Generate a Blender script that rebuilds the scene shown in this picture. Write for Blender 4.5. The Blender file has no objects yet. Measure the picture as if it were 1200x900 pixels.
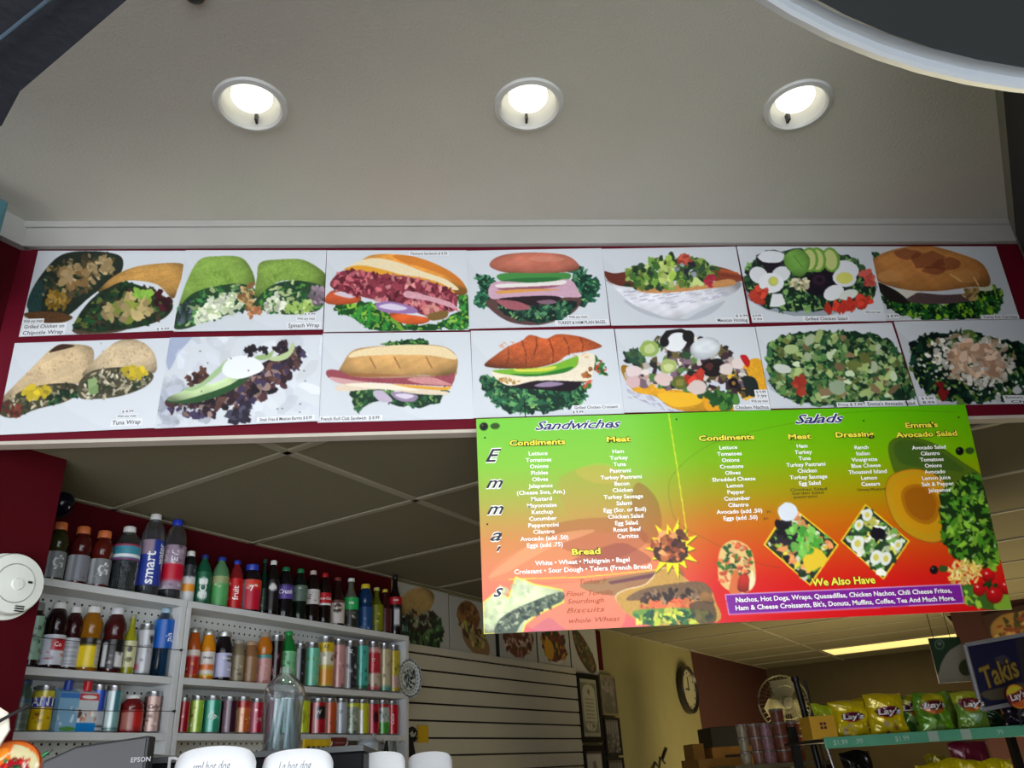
import bpy, math, random
import numpy as np
from mathutils import Vector, Matrix
from mathutils.geometry import tessellate_polygon
random.seed(7); RNG = np.random.default_rng(11)
scene = bpy.context.scene
C = scene.collection
# ---------------------------------------------------------------- camera (1200 x 900 frame)
FPX, PITCH, ROLL, YAW, WANG = 944.9584, 0.452407, -0.065253, -0.100813, 0.629599
EYE = 1.5
def cam_axes():
    f = np.array([-math.sin(YAW)*math.cos(PITCH), math.cos(YAW)*math.cos(PITCH), math.sin(PITCH)])
    r = np.array([math.cos(YAW), math.sin(YAW), 0.0]); u = np.cross(r, f)
    c, s = math.cos(ROLL), math.sin(ROLL)
    return r*c+u*s, -r*s+u*c, f
CR, CU, CF = cam_axes()
cd = bpy.data.cameras.new('camera'); cam = bpy.data.objects.new('camera', cd); C.objects.link(cam)
cd.sensor_width = 36; cd.lens = FPX*36/1200; cd.clip_start = .02
M = Matrix(((CR[0], CU[0], -CF[0], 0), (CR[1], CU[1], -CF[1], 0), (CR[2], CU[2], -CF[2], EYE), (0, 0, 0, 1)))
cam.matrix_world = M
scene.camera = cam
# ---------------------------------------------------------------- world, lights, exposure
scene.view_settings.view_transform = 'Standard'; scene.view_settings.look = 'None'
scene.view_settings.gamma = 1; scene.view_settings.use_curve_mapping = False
scene.view_settings.exposure = 0.0
w = bpy.data.worlds.new('world'); scene.world = w; w.use_nodes = True
w.node_tree.nodes['Background'].inputs[0].default_value = (.86, .93, 1, 1)
w.node_tree.nodes['Background'].inputs[1].default_value = 3.2
def area(name, loc, target, size, power, color, sy=None):
    l = bpy.data.lights.new(name, 'AREA'); l.energy = power; l.color = color; l.size = size
    if sy: l.shape = 'RECTANGLE'; l.size_y = sy
    o = bpy.data.objects.new(name, l); C.objects.link(o); o.location = loc
    o.rotation_euler = (Vector(target)-Vector(loc)).to_track_quat('-Z', 'Y').to_euler(); return o
# daylight through the open shop front behind the camera
area('shopfront_daylight', (-.2, -1.9, 1.7), (.3, 2, 1.9), 2.6, 22, (.93, .97, 1), 2.0)
area('pavement_bounce', (-.3, -1.7, .25), (.2, .9, 3.0), 3.0, 98, (1, .98, .94), 1.6)
# warm fill lamp added near the floor to brighten the tiled ceiling at the back
area('added_ceiling_fill', (3.4, 5.4, .25), (3.1, 5.6, 2.4), 2.4, 110, (1, .82, .45), 2.0)
# ---------------------------------------------------------------- frames of reference
SW, CW = math.sin(WANG), math.cos(WANG)
ROTW = math.pi/2-WANG
def ray(x, y):
    return (x-600)/FPX*CR-(y-450)/FPX*CU+CF
def on_y(x, y, D):
    v = ray(x, y); v = v*D/v[1]; return (v[0], v[1], v[2]+EYE)
def on_z(x, y, h):
    v = ray(x, y); v = v*h/v[2]; return (v[0], v[1], v[2]+EYE)
def on_w(x, y, q):                         # left wall plane at distance q; returns s, q, z (z from eye level)
    v = ray(x, y); v = v*q/(-v[0]*CW+v[1]*SW); return (v[0]*SW+v[1]*CW, q, v[2])
def wp(s, q, z):                           # wall frame -> world
    return (s*SW-q*CW, s*CW+q*SW, z+EYE)
# ---------------------------------------------------------------- materials
def lin(c):
    c = np.asarray(c, float)/255.0
    return np.where(c <= .04045, c/12.92, ((c+.055)/1.055)**2.4)
def L4(c): return (*[float(v) for v in lin(c)], 1)
MATS = {}
def mat(name, col, rough=.5, metal=0, bump=0, bscale=60, vary=0, vscale=8, alpha=1, emit=0, spec=.5, coat=0):
    if name in MATS: return MATS[name]
    m = bpy.data.materials.new(name); m.use_nodes = True; nt = m.node_tree; b = nt.nodes['Principled BSDF']
    b.inputs['Base Color'].default_value = L4(col); b.inputs['Roughness'].default_value = rough
    b.inputs['Metallic'].default_value = metal; b.inputs['Specular IOR Level'].default_value = spec
    b.inputs['Alpha'].default_value = alpha; b.inputs['Coat Weight'].default_value = coat
    if emit:
        b.inputs['Emission Color'].default_value = L4(col); b.inputs['Emission Strength'].default_value = emit
    tc = nt.nodes.new('ShaderNodeTexCoord')
    if vary:
        n = nt.nodes.new('ShaderNodeTexNoise'); n.inputs['Scale'].default_value = vscale; n.inputs['Detail'].default_value = 5
        nt.links.new(tc.outputs['Object'], n.inputs['Vector'])
        mx = nt.nodes.new('ShaderNodeMix'); mx.data_type = 'RGBA'
        mx.inputs[6].default_value = L4([max(0, v*(1-vary)) for v in col]); mx.inputs[7].default_value = L4([min(255, v*(1+vary)) for v in col])
        nt.links.new(n.outputs['Fac'], mx.inputs[0]); nt.links.new(mx.outputs[2], b.inputs['Base Color'])
    if bump:
        n = nt.nodes.new('ShaderNodeTexNoise'); n.inputs['Scale'].default_value = bscale; n.inputs['Detail'].default_value = 4
        nt.links.new(tc.outputs['Object'], n.inputs['Vector'])
        bp = nt.nodes.new('ShaderNodeBump'); bp.inputs['Strength'].default_value = bump; bp.inputs['Distance'].default_value = .01
        nt.links.new(n.outputs['Fac'], bp.inputs['Height']); nt.links.new(bp.outputs['Normal'], b.inputs['Normal'])
    MATS[name] = m; return m
def attr_mat(name, rough=.4, metal=0, spec=.5, bump=0):
    if name in MATS: return MATS[name]
    m = mat(name, (200, 200, 200), rough, metal, spec=spec, bump=bump); nt = m.node_tree
    a = nt.nodes.new('ShaderNodeAttribute'); a.attribute_name = 'Col'
    nt.links.new(a.outputs['Color'], nt.nodes['Principled BSDF'].inputs['Base Color']); return m
def clear_mat(name, tint=(235, 240, 240), gloss=.25, milky=.035):
    if name in MATS: return MATS[name]
    m = bpy.data.materials.new(name); m.use_nodes = True; nt = m.node_tree; nt.nodes.clear()
    o = nt.nodes.new('ShaderNodeOutputMaterial'); t = nt.nodes.new('ShaderNodeBsdfTransparent'); g = nt.nodes.new('ShaderNodeBsdfGlossy')
    g.inputs['Roughness'].default_value = .08; t.inputs['Color'].default_value = L4(tint)
    lw = nt.nodes.new('ShaderNodeLayerWeight'); lw.inputs['Blend'].default_value = gloss
    df = nt.nodes.new('ShaderNodeBsdfDiffuse'); df.inputs['Color'].default_value = L4(tint); m0 = nt.nodes.new('ShaderNodeMixShader'); m0.inputs[0].default_value = milky
    nt.links.new(t.outputs[0], m0.inputs[1]); nt.links.new(df.outputs[0], m0.inputs[2])
    mx = nt.nodes.new('ShaderNodeMixShader'); nt.links.new(lw.outputs['Facing'], mx.inputs[0])
    nt.links.new(m0.outputs[0], mx.inputs[1]); nt.links.new(g.outputs[0], mx.inputs[2]); nt.links.new(mx.outputs[0], o.inputs[0])
    MATS[name] = m; return m
# ---------------------------------------------------------------- mesh building
class MB:
    def __init__(s): s.v = []; s.f = []; s.sm = False
    def add(s, vs, fs):
        n = len(s.v); s.v += [tuple(v) for v in vs]; s.f += [tuple(i+n for i in f) for f in fs]; return s
    def box(s, x0, x1, y0, y1, z0, z1):
        return s.add([(x0,y0,z0),(x1,y0,z0),(x1,y1,z0),(x0,y1,z0),(x0,y0,z1),(x1,y0,z1),(x1,y1,z1),(x0,y1,z1)],
            [(0,3,2,1),(4,5,6,7),(0,1,5,4),(1,2,6,5),(2,3,7,6),(3,0,4,7)])
    def lathe(s, prof, n=20, c=(0,0,0), axis='z', smooth=True):
        s.sm = smooth; vs = []; fs = []; P = []
        for r, z in prof: P.append((max(r, 1e-5), z))
        for r, z in P:
            for k in range(n):
                a = 2*math.pi*k/n; x, y = r*math.cos(a), r*math.sin(a)
                if axis == 'z': p = (x, y, z)
                elif axis == 'y': p = (x, z, y)
                else: p = (z, x, y)
                vs.append((p[0]+c[0], p[1]+c[1], p[2]+c[2]))
        for i in range(len(P)-1):
            for k in range(n):
                q = (i*n+k, i*n+(k+1) % n, (i+1)*n+(k+1) % n, (i+1)*n+k)
                fs.append(q if axis != 'y' else q[::-1])
        return s.add(vs, fs)
    def tube(s, pts, r, n=8, close=False):
        s.sm = True; pts = [Vector(p) for p in pts]; vs = []; fs = []; m = len(pts)
        for i, p in enumerate(pts):
            a = pts[(i-1) % m] if (close or i) else p; b = pts[(i+1) % m] if (close or i < m-1) else p
            t = (b-a).normalized(); u = t.cross(Vector((0, 0, 1)))
            if u.length < .1: u = t.cross(Vector((1, 0, 0)))
            u.normalize(); w_ = t.cross(u); rr = r[i] if isinstance(r, (list, tuple)) else r
            for k in range(n):
                an = 2*math.pi*k/n; vs.append(p+u*math.cos(an)*rr+w_*math.sin(an)*rr)
        for i in range(m if close else m-1):
            j = (i+1) % m
            for k in range(n): fs.append((i*n+k, i*n+(k+1) % n, j*n+(k+1) % n, j*n+k))
        if not close: fs += [tuple(range(n))[::-1], tuple((m-1)*n+k for k in range(n))]
        return s.add(vs, fs)
    def prism(s, poly, vec):
        n = len(poly); v = Vector(vec); a = [Vector(p) for p in poly]
        return s.add(a+[p+v for p in a], [tuple(range(n))[::-1], tuple(range(n, 2*n))]+[(i, (i+1) % n, (i+1) % n+n, i+n) for i in range(n)])
    def build(s, name, m, parent=None, loc=None, rz=None, bevel=0, cols=None):
        me = bpy.data.meshes.new(name); me.from_pydata(s.v, [], s.f)
        if s.sm:
            me.polygons.foreach_set('use_smooth', [True]*len(me.polygons))
        me.materials.append(m)
        if cols is not None: set_cols(me, cols)
        me.update(); o = bpy.data.objects.new(name, me); C.objects.link(o)
        if s.sm:
            try: me.set_sharp_from_angle(angle=math.radians(45))
            except Exception: pass
        if parent: o.parent = parent
        if loc is not None: o.location = loc
        if rz is not None: o.rotation_euler = (0, 0, rz)
        if bevel:
            b = o.modifiers.new('bevel', 'BEVEL'); b.width = bevel; b.segments = 2; b.limit_method = 'ANGLE'
        return o
def set_cols(me, cols):
    a = me.color_attributes.new('Col', 'FLOAT_COLOR', 'POINT')
    c = np.ones((len(me.vertices), 4), np.float32); c[:, :3] = lin(cols); a.data.foreach_set('color', c.ravel())
def tag(o, label=None, cat=None, group=None, kind=None):
    if label: o['label'] = label
    if cat: o['category'] = cat
    if group: o['group'] = group
    if kind: o['kind'] = kind
    return o
def thing(name, label, cat, loc=(0, 0, 0), rz=0, group=None):
    o = bpy.data.objects.new(name, None); o.empty_display_size = .05; C.objects.link(o); o.location = loc; o.rotation_euler = (0, 0, rz)
    return tag(o, label, cat, group)
def W0(name, mb, m, **k):                    # structure given in the wall frame (s, q, z from eye level)
    return tag(mb.build(name, m, loc=(0, 0, EYE), rz=ROTW, **k), kind='structure')
# ---------------------------------------------------------------- text as mesh
TC = {}
def text_geo(t, bold=0, shear=0):
    k = (t, bold, shear)
    if k not in TC:
        cu = bpy.data.curves.new('t', 'FONT'); cu.body = t; cu.offset = bold; cu.shear = shear; cu.resolution_u = 2
        cu.size = 1; cu.align_x = 'CENTER'
        ob = bpy.data.objects.new('t', cu); me = bpy.data.meshes.new_from_object(ob)
        v = np.array([x.co[:2] for x in me.vertices]) if len(me.vertices) else np.zeros((0, 2)); f = [tuple(p.vertices) for p in me.polygons]
        bpy.data.objects.remove(ob); bpy.data.curves.remove(cu); bpy.data.meshes.remove(me)
        TC[k] = (v, f)
    return TC[k]
class Letters:
    def __init__(s): s.mb = MB(); s.c = []
    def put(s, t, fn, size, col, bold=0.0, shear=0.0, width=None, rot=0, z=0):
        v, f = text_geo(t, bold, shear)
        if not len(v): return
        v = v-np.array([(v[:, 0].max()+v[:, 0].min())/2, .34]); sx = size
        if width: sx = width/(v[:, 0].max()-v[:, 0].min())
        x, y = v[:, 0]*sx, v[:, 1]*size
        if rot: x, y = x*math.cos(rot)-y*math.sin(rot), x*math.sin(rot)+y*math.cos(rot)
        s.mb.add([fn(a, b, z) for a, b in zip(x, y)], f); s.c += [col]*len(v)
    def build(s, parent, loc=None, name='lettering'):
        if not s.c: return None
        return s.mb.build(name, attr_mat('printed_ink', .5), parent, loc, cols=np.array(s.c))
# ---------------------------------------------------------------- painter for flat prints
def homog(src, dst):
    A = []; b = []
    for (x, y), (u, v) in zip(src, dst):
        A.append([x, y, 1, 0, 0, 0, -u*x, -u*y]); b.append(u); A.append([0, 0, 0, x, y, 1, -v*x, -v*y]); b.append(v)
    return np.append(np.linalg.solve(np.array(A, float), np.array(b, float)), 1).reshape(3, 3)
def spl(p, n=5):
    p = np.array(p, float); m = len(p); out = []
    for i in range(m):
        a, b, c, d = p[i-1], p[i], p[(i+1) % m], p[(i+2) % m]
        for k in range(n):
            t = k/n; out.append(.5*((2*b)+(-a+c)*t+(2*a-5*b+4*c-d)*t*t+(-a+3*b-3*c+d)*t**3))
    return np.array(out)
class Cv:
    SS = 2
    def __init__(s, W, H, bg, corners=None):
        s.W, s.H = W, H; s.w, s.h = W*s.SS, H*s.SS
        s.a = np.zeros((s.h, s.w, 3)); s.a[:] = bg
        s.corners = corners or [(0, 0), (1, 0), (1, 1), (0, 1)]
        s.M = homog(s.corners, [(0, 0), (s.w, 0), (s.w, s.h), (0, s.h)])
        n = RNG.random((s.h//3+2, s.w//3+2)); s.n = (np.kron(n, np.ones((3, 3)))[:s.h, :s.w]-.5)*.6
        yy, xx = np.mgrid[0:s.h, 0:s.w]; s.lf = np.sin(xx*.05+yy*.03+RNG.random()*6)*np.sin(yy*.07-xx*.02+RNG.random()*6)+.6*np.sin(xx*.13+yy*.09)*np.sin(yy*.17)
    def t(s, p):
        p = np.asarray(p, float); q = np.c_[p, np.ones(len(p))] @ s.M.T; return q[:, :2]/q[:, 2:]
    def poly(s, p, col, sh=None, tex=0, a=1.0, spline=False):
        if spline: p = spl(p)
        q = s.t(p); x0, y0 = np.floor(q.min(0)).astype(int); x1, y1 = np.ceil(q.max(0)).astype(int)
        x0, y0 = max(x0, 0), max(y0, 0); x1, y1 = min(x1, s.w), min(y1, s.h)
        if x1 <= x0 or y1 <= y0: return
        X, Y = np.meshgrid(np.arange(x0, x1)+.5, np.arange(y0, y1)+.5); ins = np.zeros(X.shape, bool)
        for i in range(len(q)):
            ax, ay = q[i-1]; bx, by = q[i]
            if ay == by: continue
            c = (ay > Y) != (by > Y)
            if c.any(): ins ^= c & (X < (bx-ax)*(Y-ay)/(by-ay)+ax)
        if not ins.any(): return
        cc = np.zeros(X.shape+(3,)); cc[:] = col
        if sh:                                # (top gain, bottom gain)
            g = sh[0]+(sh[1]-sh[0])*(Y-q[:, 1].min())/(np.ptp(q[:, 1])+1e-6)
            xx = (X-q[:, 0].mean())/(np.ptp(q[:, 0])/2+1e-6); yy = (Y-q[:, 1].mean())/(np.ptp(q[:, 1])/2+1e-6)
            g = g*(1.07-.22*np.clip(xx*xx+yy*yy, 0, 1.4)**2)*(1+.05*s.lf[y0:y1, x0:x1]); cc *= g[..., None]
        if tex: cc *= (1+tex*s.n[y0:y1, x0:x1])[..., None]
        r = s.a[y0:y1, x0:x1]; r[ins] = r[ins]*(1-a)+cc[ins]*a
    def S(s, p, col, **k): s.poly(p, col, spline=True, **k)
    def E(s, x, y, rx, ry=None, col=(0, 0, 0), rot=0, jag=0, n=14, **k):
        ry = ry or rx; t = np.arange(n)*2*np.pi/n; r = 1+jag*(RNG.random(n)*2-1)
        c, d = math.cos(rot), math.sin(rot); X, Y = rx*r*np.cos(t), ry*r*np.sin(t)
        s.poly(np.c_[x+X*c-Y*d, y+X*d+Y*c], col, **k)
    def line(s, p, w_, col, **k):
        p = np.array(p, float)
        for a, b in zip(p[:-1], p[1:]):
            d = (b-a)/(np.linalg.norm(b-a)+1e-9)*w_/2; n = np.array([-d[1], d[0]])
            s.poly([a-d+n, b+d+n, b+d-n, a-d-n], col, **k)
    def bits(s, reg, n, sz, cols, el=1.6, jag=.35, spline=True, a=1, rot=None):
        reg = spl(reg, 3) if spline else np.array(reg, float); lo, hi = reg.min(0), reg.max(0); k = 0; tries = 0
        while k < n and tries < n*12:
            tries += 1; x, y = lo+(hi-lo)*RNG.random(2)
            ax, ay = reg[:, 0], reg[:, 1]; bx, by = np.roll(ax, -1), np.roll(ay, -1)
            c = ((ay > y) != (by > y)) & (x < (bx-ax)*(y-ay)/(by-ay+1e-12)+ax)
            if c.sum() % 2 == 0: continue
            k += 1; r = sz[0]+(sz[1]-sz[0])*RNG.random()
            col = np.array(cols[RNG.integers(len(cols))])*(.85+.3*RNG.random())
            s.E(x, y, r*el**.5, r/el**.5, col, rot=(RNG.random()*3.14 if rot is None else rot+RNG.normal()*.3), jag=jag, n=9, a=a)
    def leafy(s, p, base=(40, 95, 45), hi=(95, 150, 70), lo=(12, 45, 25), n=120, sz=(5, 14), rag=7):
        q = spl(p, 6); q = q+RNG.normal(size=q.shape)*rag*.5; s.poly(q, lo)
        s.bits(p, n, sz, [base, base, lo, hi], 2.0, .5); s.bits(p, n//2, (sz[0]*.3, sz[1]*.4), [hi, lo, (150, 190, 110)], 2.5, .5)
    def out(s):
        b = np.pad(s.a, ((1, 1), (1, 1), (0, 0)), 'edge'); s.a = (b[:-2, 1:-1]+b[2:, 1:-1]+b[1:-1, :-2]+b[1:-1, 2:]+2*b[1:-1, 1:-1])/6
        a = s.a.reshape(s.H, s.SS, s.W, s.SS, 3).mean((1, 3)); return np.clip(a, 0, 255)
def bil(K, u, v):
    a, b, c, d = [np.array(k, float) for k in K]
    return (a*(1-u)+b*u)*(1-v)+(d*(1-u)+c*u)*v
def sheet(name, K, cv, parent=None, thick=.003, rough=.35, spec=.4):
    """a printed sheet with real thickness: K = world corners TL, TR, BR, BL seen from the front"""
    K = [np.array(k, float) for k in K]; o0 = (K[2]+K[3])/2; K = [k-o0 for k in K]
    W, H = cv.W, cv.H; u, v = np.meshgrid(np.linspace(0, 1, W), np.linspace(0, 1, H))
    u, v = u.ravel()[:, None], v.ravel()[:, None]
    P = (K[0]*(1-u)+K[1]*u)*(1-v)+(K[3]*(1-u)+K[2]*u)*v
    nrm = np.cross(K[1]-K[0], K[3]-K[0]); nrm /= np.linalg.norm(nrm)     # points away from the viewer
    i = np.arange(W*H).reshape(H, W); F = np.stack([i[:-1, :-1], i[1:, :-1], i[1:, 1:], i[:-1, 1:]], -1).reshape(-1, 4)
    B = np.array([K[0], K[1], K[2], K[3]])+nrm*thick; n = W*H
    P = np.vstack([P, B, np.array(K)])
    ex = np.array([(n, n+1, n+2, n+3), (n+4, n+5, n+1, n), (n+5, n+6, n+2, n+1), (n+6, n+7, n+3, n+2), (n+7, n+4, n, n+3)])
    F = np.vstack([F, ex]); me = bpy.data.meshes.new(name)
    me.vertices.add(len(P)); me.vertices.foreach_set('co', P.astype(np.float32).ravel())
    me.loops.add(F.size); me.loops.foreach_set('vertex_index', F.astype(np.int32).ravel())
    me.polygons.add(len(F)); me.polygons.foreach_set('loop_start', np.arange(0, F.size, 4, dtype=np.int32)); me.update(calc_edges=True)
    cols = np.full((len(P), 3), 225.0); cols[:n] = cv.out().reshape(-1, 3); set_cols(me, cols)
    me.materials.append(attr_mat('glossy_print' if rough < .5 else 'matt_print', rough, spec=spec)); o = bpy.data.objects.new(name, me); C.objects.link(o)
    if parent: o.parent = parent
    o.location = o0; me.validate(); return o, K, -nrm
# ================================================================ THE SETTING
def clip(poly, f):                            # keep the part of a polygon where f(p) >= 0
    out = []
    for i in range(len(poly)):
        a, b = poly[i-1], poly[i]; fa, fb = f(a), f(b)
        if (fa >= 0) != (fb >= 0):
            t = fa/(fa-fb); out.append(tuple(x+(y-x)*t for x, y in zip(a, b)))
        if fb >= 0: out.append(b)
    return out
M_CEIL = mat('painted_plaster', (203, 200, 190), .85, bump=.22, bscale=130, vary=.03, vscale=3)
M_TRIM = mat('grey_white_trim', (172, 170, 166), .6, bump=.15, bscale=30, vary=.05, vscale=5)
M_RED2 = mat('fascia_red_paint', (96, 4, 28), .7, spec=.2, vary=.06)
M_RED = mat('dark_red_paint', (66, 1, 11), .8, spec=.12, bump=.1, bscale=50, vary=.08)
M_CREAM = mat('cream_paint', (132, 126, 84), .7, bump=.1, vary=.05)
M_BROWN = mat('dark_brown_paint', (62, 24, 18), .7, vary=.1)
M_OLIVE = mat('dim_olive_paint', (62, 52, 28), .8, vary=.1)
M_WHITE = mat('white_painted_wood', (205, 207, 208), .5, bump=.1, bscale=25, vary=.05, vscale=6)
M_DARK = mat('black_gap', (14, 12, 12), .8)
ZC, ZF, ZD, YF = 1.58, .868, .90, 2.08        # front ceiling, fascia bottom, drop ceiling (from eye level), fascia distance
LIGHTS = [(-.463, 1.578), (.251, 1.568), (.98, 1.56)]
def clipY(p): return clip(p, lambda a: a[0]*CW+a[1]*SW-2.10)
# front ceiling: a plate with three round openings
outer = [Vector((x, y, 0)) for x, y in [(-1.32, YF+.02), (-1.32-.9*.73, YF-.9), (-3.6, -1.2), (-3.6, -2.1), (2.6, -2.1), (2.6, YF+.02)]]
loops = [outer]+[[Vector((x+.078*math.cos(-a*math.pi/14), y+.078*math.sin(-a*math.pi/14), 0)) for a in range(28)] for x, y in LIGHTS]
flat = [p for l in loops for p in l]; tris = tessellate_polygon(loops)
mb = MB(); n = len(flat)
mb.add([(p.x, p.y, 0) for p in flat]+[(p.x, p.y, .16) for p in flat], [tuple(t) for t in tris]+[tuple(i+n for i in t) for t in tris])
tag(mb.build('ceiling', M_CEIL, loc=(0, 0, EYE+ZC)), kind='structure')
def world_box(name, m, *b, **k): return tag(MB().box(*b).build(name, m, loc=(0, 0, EYE), **k), kind='structure')
world_box('wall_front', M_RED2, -1.3, 2.25, YF, YF+.03, ZF+.004, ZC)
world_box('trim_1', M_TRIM, -1.22, 2.03, YF-.022, YF, ZC-.086, ZC, bevel=.003)
world_box('trim_2', M_TRIM, -1.235, 2.04, YF-.03, YF-.022, ZC-.022, ZC, bevel=.002)
world_box('trim_3', mat('old_white_moulding', (190, 180, 168), .6, vary=.08), -1.27, 2.2, YF-.006, YF+.03, ZF-.002, ZF+.008)
world_box('wall_front', M_BROWN, 2.25, 6.5, YF, YF+.1, -EYE, ZC)  # unseen wall, added to block daylight and keep the interior dark
# left wall near the street: it stands proud of the shelves
W0('wall_left', MB().box(-3.2, 1.212, 2.22, 2.66, -EYE, ZC), M_RED)
W0('trim_4', MB().box(-2.5, .99, 2.195, 2.22, ZC-.086, ZC), M_TRIM)
W0('wall_left', MB().box(1.212, 3.05, 2.53, 2.66, -EYE, ZD+.03), M_RED)
W0('wall_left', MB().box(3.05, 7.12, 2.53, 2.66, -EYE, ZD+.03), M_CREAM)
W0('wall_left', MB().box(7.12, 9.6, 2.53, 2.66, -EYE, ZD+.03), M_BROWN)
W0('wall_back', MB().box(9.45, 9.6, .3, 2.53, -EYE, ZD+.03), M_OLIVE)
W0('wall_right', MB().box(6.87, 9.45, .3, .42, -EYE, ZD+.03), M_BROWN)
W0('wall_back', MB().box(6.75, 6.87, -3.3, .42, -EYE, ZD+.03), M_BROWN)
W0('wall_right', MB().box(.2, 6.75, -3.4, -3.3, -EYE, ZD+.03), M_OLIVE)  # unseen wall, added to stop light leaking into the room
W0('wall_right', MB().box(1.45, 2.93, -.45, -.352, -EYE, ZC), mat('grey_green_door_frame', (92, 94, 78), .6, vary=.15))
W0('trim_5', MB().box(1.45, 2.80, -.352, -.335, -EYE, ZC), mat('pale_frame_edge', (126, 124, 108), .6, vary=.1))
W0('trim_6', MB().box(1.45, 2.72, -.338, -.331, .75, ZC-.1), M_DARK)
world_box('floor', mat('grey_floor_tile', (120, 112, 100), .5, vary=.1), -4, 10, -2.1, 11, -EYE-.05, -EYE)
# drop ceiling: tiles and bars are pieces of it
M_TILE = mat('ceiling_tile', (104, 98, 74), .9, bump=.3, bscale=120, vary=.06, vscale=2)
M_TBAR = mat('ceiling_bar', (138, 132, 112), .5)
drop = tag(bpy.data.objects.new('ceiling', None), kind='structure'); C.objects.link(drop); drop.location = (0, 0, EYE); drop.rotation_euler = (0, 0, ROTW)
SL = [.35+.61*i for i in range(15)]+[9.45]; QL = [2.53, 1.70, .48, -.74, -1.96, -3.3]
LIT = (8.28, .48)
for i in range(len(SL)-1):
    for j in range(len(QL)-1):
        s0, s1, q1, q0 = SL[i], SL[i+1], QL[j], QL[j+1]
        if s0 > 6.8 and q0 < .4: continue
        p = clipY([(s0+.009, q0+.009), (s1-.009, q0+.009), (s1-.009, q1-.009), (s0+.009, q1-.009)])
        if len(p) < 3 or (abs(s0-LIT[0]) < .02 and abs(q0-LIT[1]) < .02): continue
        dz = random.uniform(0, .004)
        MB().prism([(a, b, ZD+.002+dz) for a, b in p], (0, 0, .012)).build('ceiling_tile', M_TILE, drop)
def bar(s0, s1, q0, q1, nm='ceiling_bar'):
    p = clipY([(s0, q0), (s1, q0), (s1, q1), (s0, q1)])
    if len(p) > 2: MB().prism([(a, b, ZD-.003) for a, b in p], (0, 0, .02)).build(nm, M_TBAR, drop)
for s in SL[1:-1]: bar(s-.011, s+.011, .4 if s > 6.8 else -3.3, 2.53)
for q in QL[1:-1]:
    if q > .4: bar(.35, 9.45, q-.012, q+.012)
    else: bar(.35, 6.75, q-.012, q+.012)
bar(1.2, 9.45, 2.512, 2.53, 'edge_moulding')
cover = MB().prism([(a, b, ZD+.06) for a, b in clipY([(.2, -3.4), (9.6, -3.4), (9.6, 2.6), (.2, 2.6)])], (0, 0, .05)); cover.build('ceiling_deck', M_BROWN, drop)
# slatwall panels: every slat a piece of the wall
panel = tag(bpy.data.objects.new('wall_left', None), kind='structure'); C.objects.link(panel); panel.location = (0, 0, EYE); panel.rotation_euler = (0, 0, ROTW)
M_SLAT = mat('off_white_slat', (190, 186, 170), .45, vary=.03)
MB().box(3.05, 4.86, 2.522, 2.5299, -EYE, .6).build('groove_backing', M_DARK, panel)
for k in range(13):
    z1 = .5605-.0752*k; mb = MB()
    mb.prism([(3.05, 2.521, z1-.0752+.0085), (3.05, 2.505, z1-.0752+.0055), (3.05, 2.505, z1-.0035), (3.05, 2.521, z1-.0005)], (1.81, 0, 0)).build('slat', M_SLAT, panel)
MB().box(3.05, 4.86, 2.505, 2.521, .566, .60).build('slat', M_SLAT, panel)
# ================================================================ LIGHT FITTINGS
M_LAMP = mat('glowing_lamp', (255, 252, 240), .5, emit=1.6)
where = ['left of the three', 'in the middle of the three', 'right of the three']
for k, (x, y) in enumerate(LIGHTS):
    t = thing('recessed_downlight', f'round white recessed downlight glowing in the grey ceiling, {where[k]}', 'light', (x, y, EYE+ZC), 0, 'ceiling downlights')
    MB().lathe([(.074, .004), (.075, -.006), (.079, -.010), (.090, -.007), (.093, 0), (.092, .004)], 36).build('trim_ring', mat('white_enamel', (205, 205, 202), .35), t)
    MB().lathe([(.074, -.004), (.072, .02), (.068, .09), (.066, .12), (.0, .12)], 36).build('baffle', mat('white_baffle', (190, 190, 184), .6), t)
    MB().lathe([(0, .010), (.030, .011), (.046, .016), (.052, .026), (.050, .060), (.025, .118)], 30).build('bulb', M_LAMP, t)
    MB().box(-.003, .003, .052, .071, .004, .03).build('spring_clip', mat('dark_steel', (60, 60, 60), .4, .8), t)
    l = bpy.data.lights.new('downlight_glow', 'SPOT'); l.energy = 5; l.spot_size = 2.0; l.spot_blend = .8; l.shadow_soft_size = .05; l.color = (1, .97, .9)
    o = bpy.data.objects.new('downlight_glow', l); C.objects.link(o); o.parent = t; o.location = (0, 0, .0)
x, y, _ = on_z(228, -7, ZC)
tag(MB().lathe([(0, -.012), (.012, -.012), (.022, -.006), (.024, 0)], 24).build('ceiling_sensor', mat('black_plastic', (12, 12, 13), .4), loc=(x, y, EYE+ZC)), 'small black round sensor on the grey ceiling above the left downlight', 'sensor')
t = thing('fluorescent_light', 'glowing yellow fluorescent panel set in the tiled ceiling at the back', 'light', wp(8.28, .48, ZD), ROTW)
MB().box(.03, .60, .03, 1.19, .0, .012).build('diffuser', mat('warm_diffuser', (255, 226, 140), .5, emit=1.0), t)
m = MB(); m.box(.012, .598, .012, .03, -.003, .02).box(.012, .598, 1.19, 1.208, -.003, .02).box(.012, .03, .03, 1.19, -.003, .02).box(.58, .598, .03, 1.19, -.003, .02); m.build('frame', M_TBAR, t)
l = bpy.data.lights.new('fluorescent_glow', 'AREA'); l.shape = 'RECTANGLE'; l.size = .5; l.size_y = 1.1; l.energy = 7; l.color = (1, .80, .42)
o = bpy.data.objects.new('fluorescent_glow', l); C.objects.link(o); o.parent = t; o.location = (.31, .6, -.02)
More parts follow.
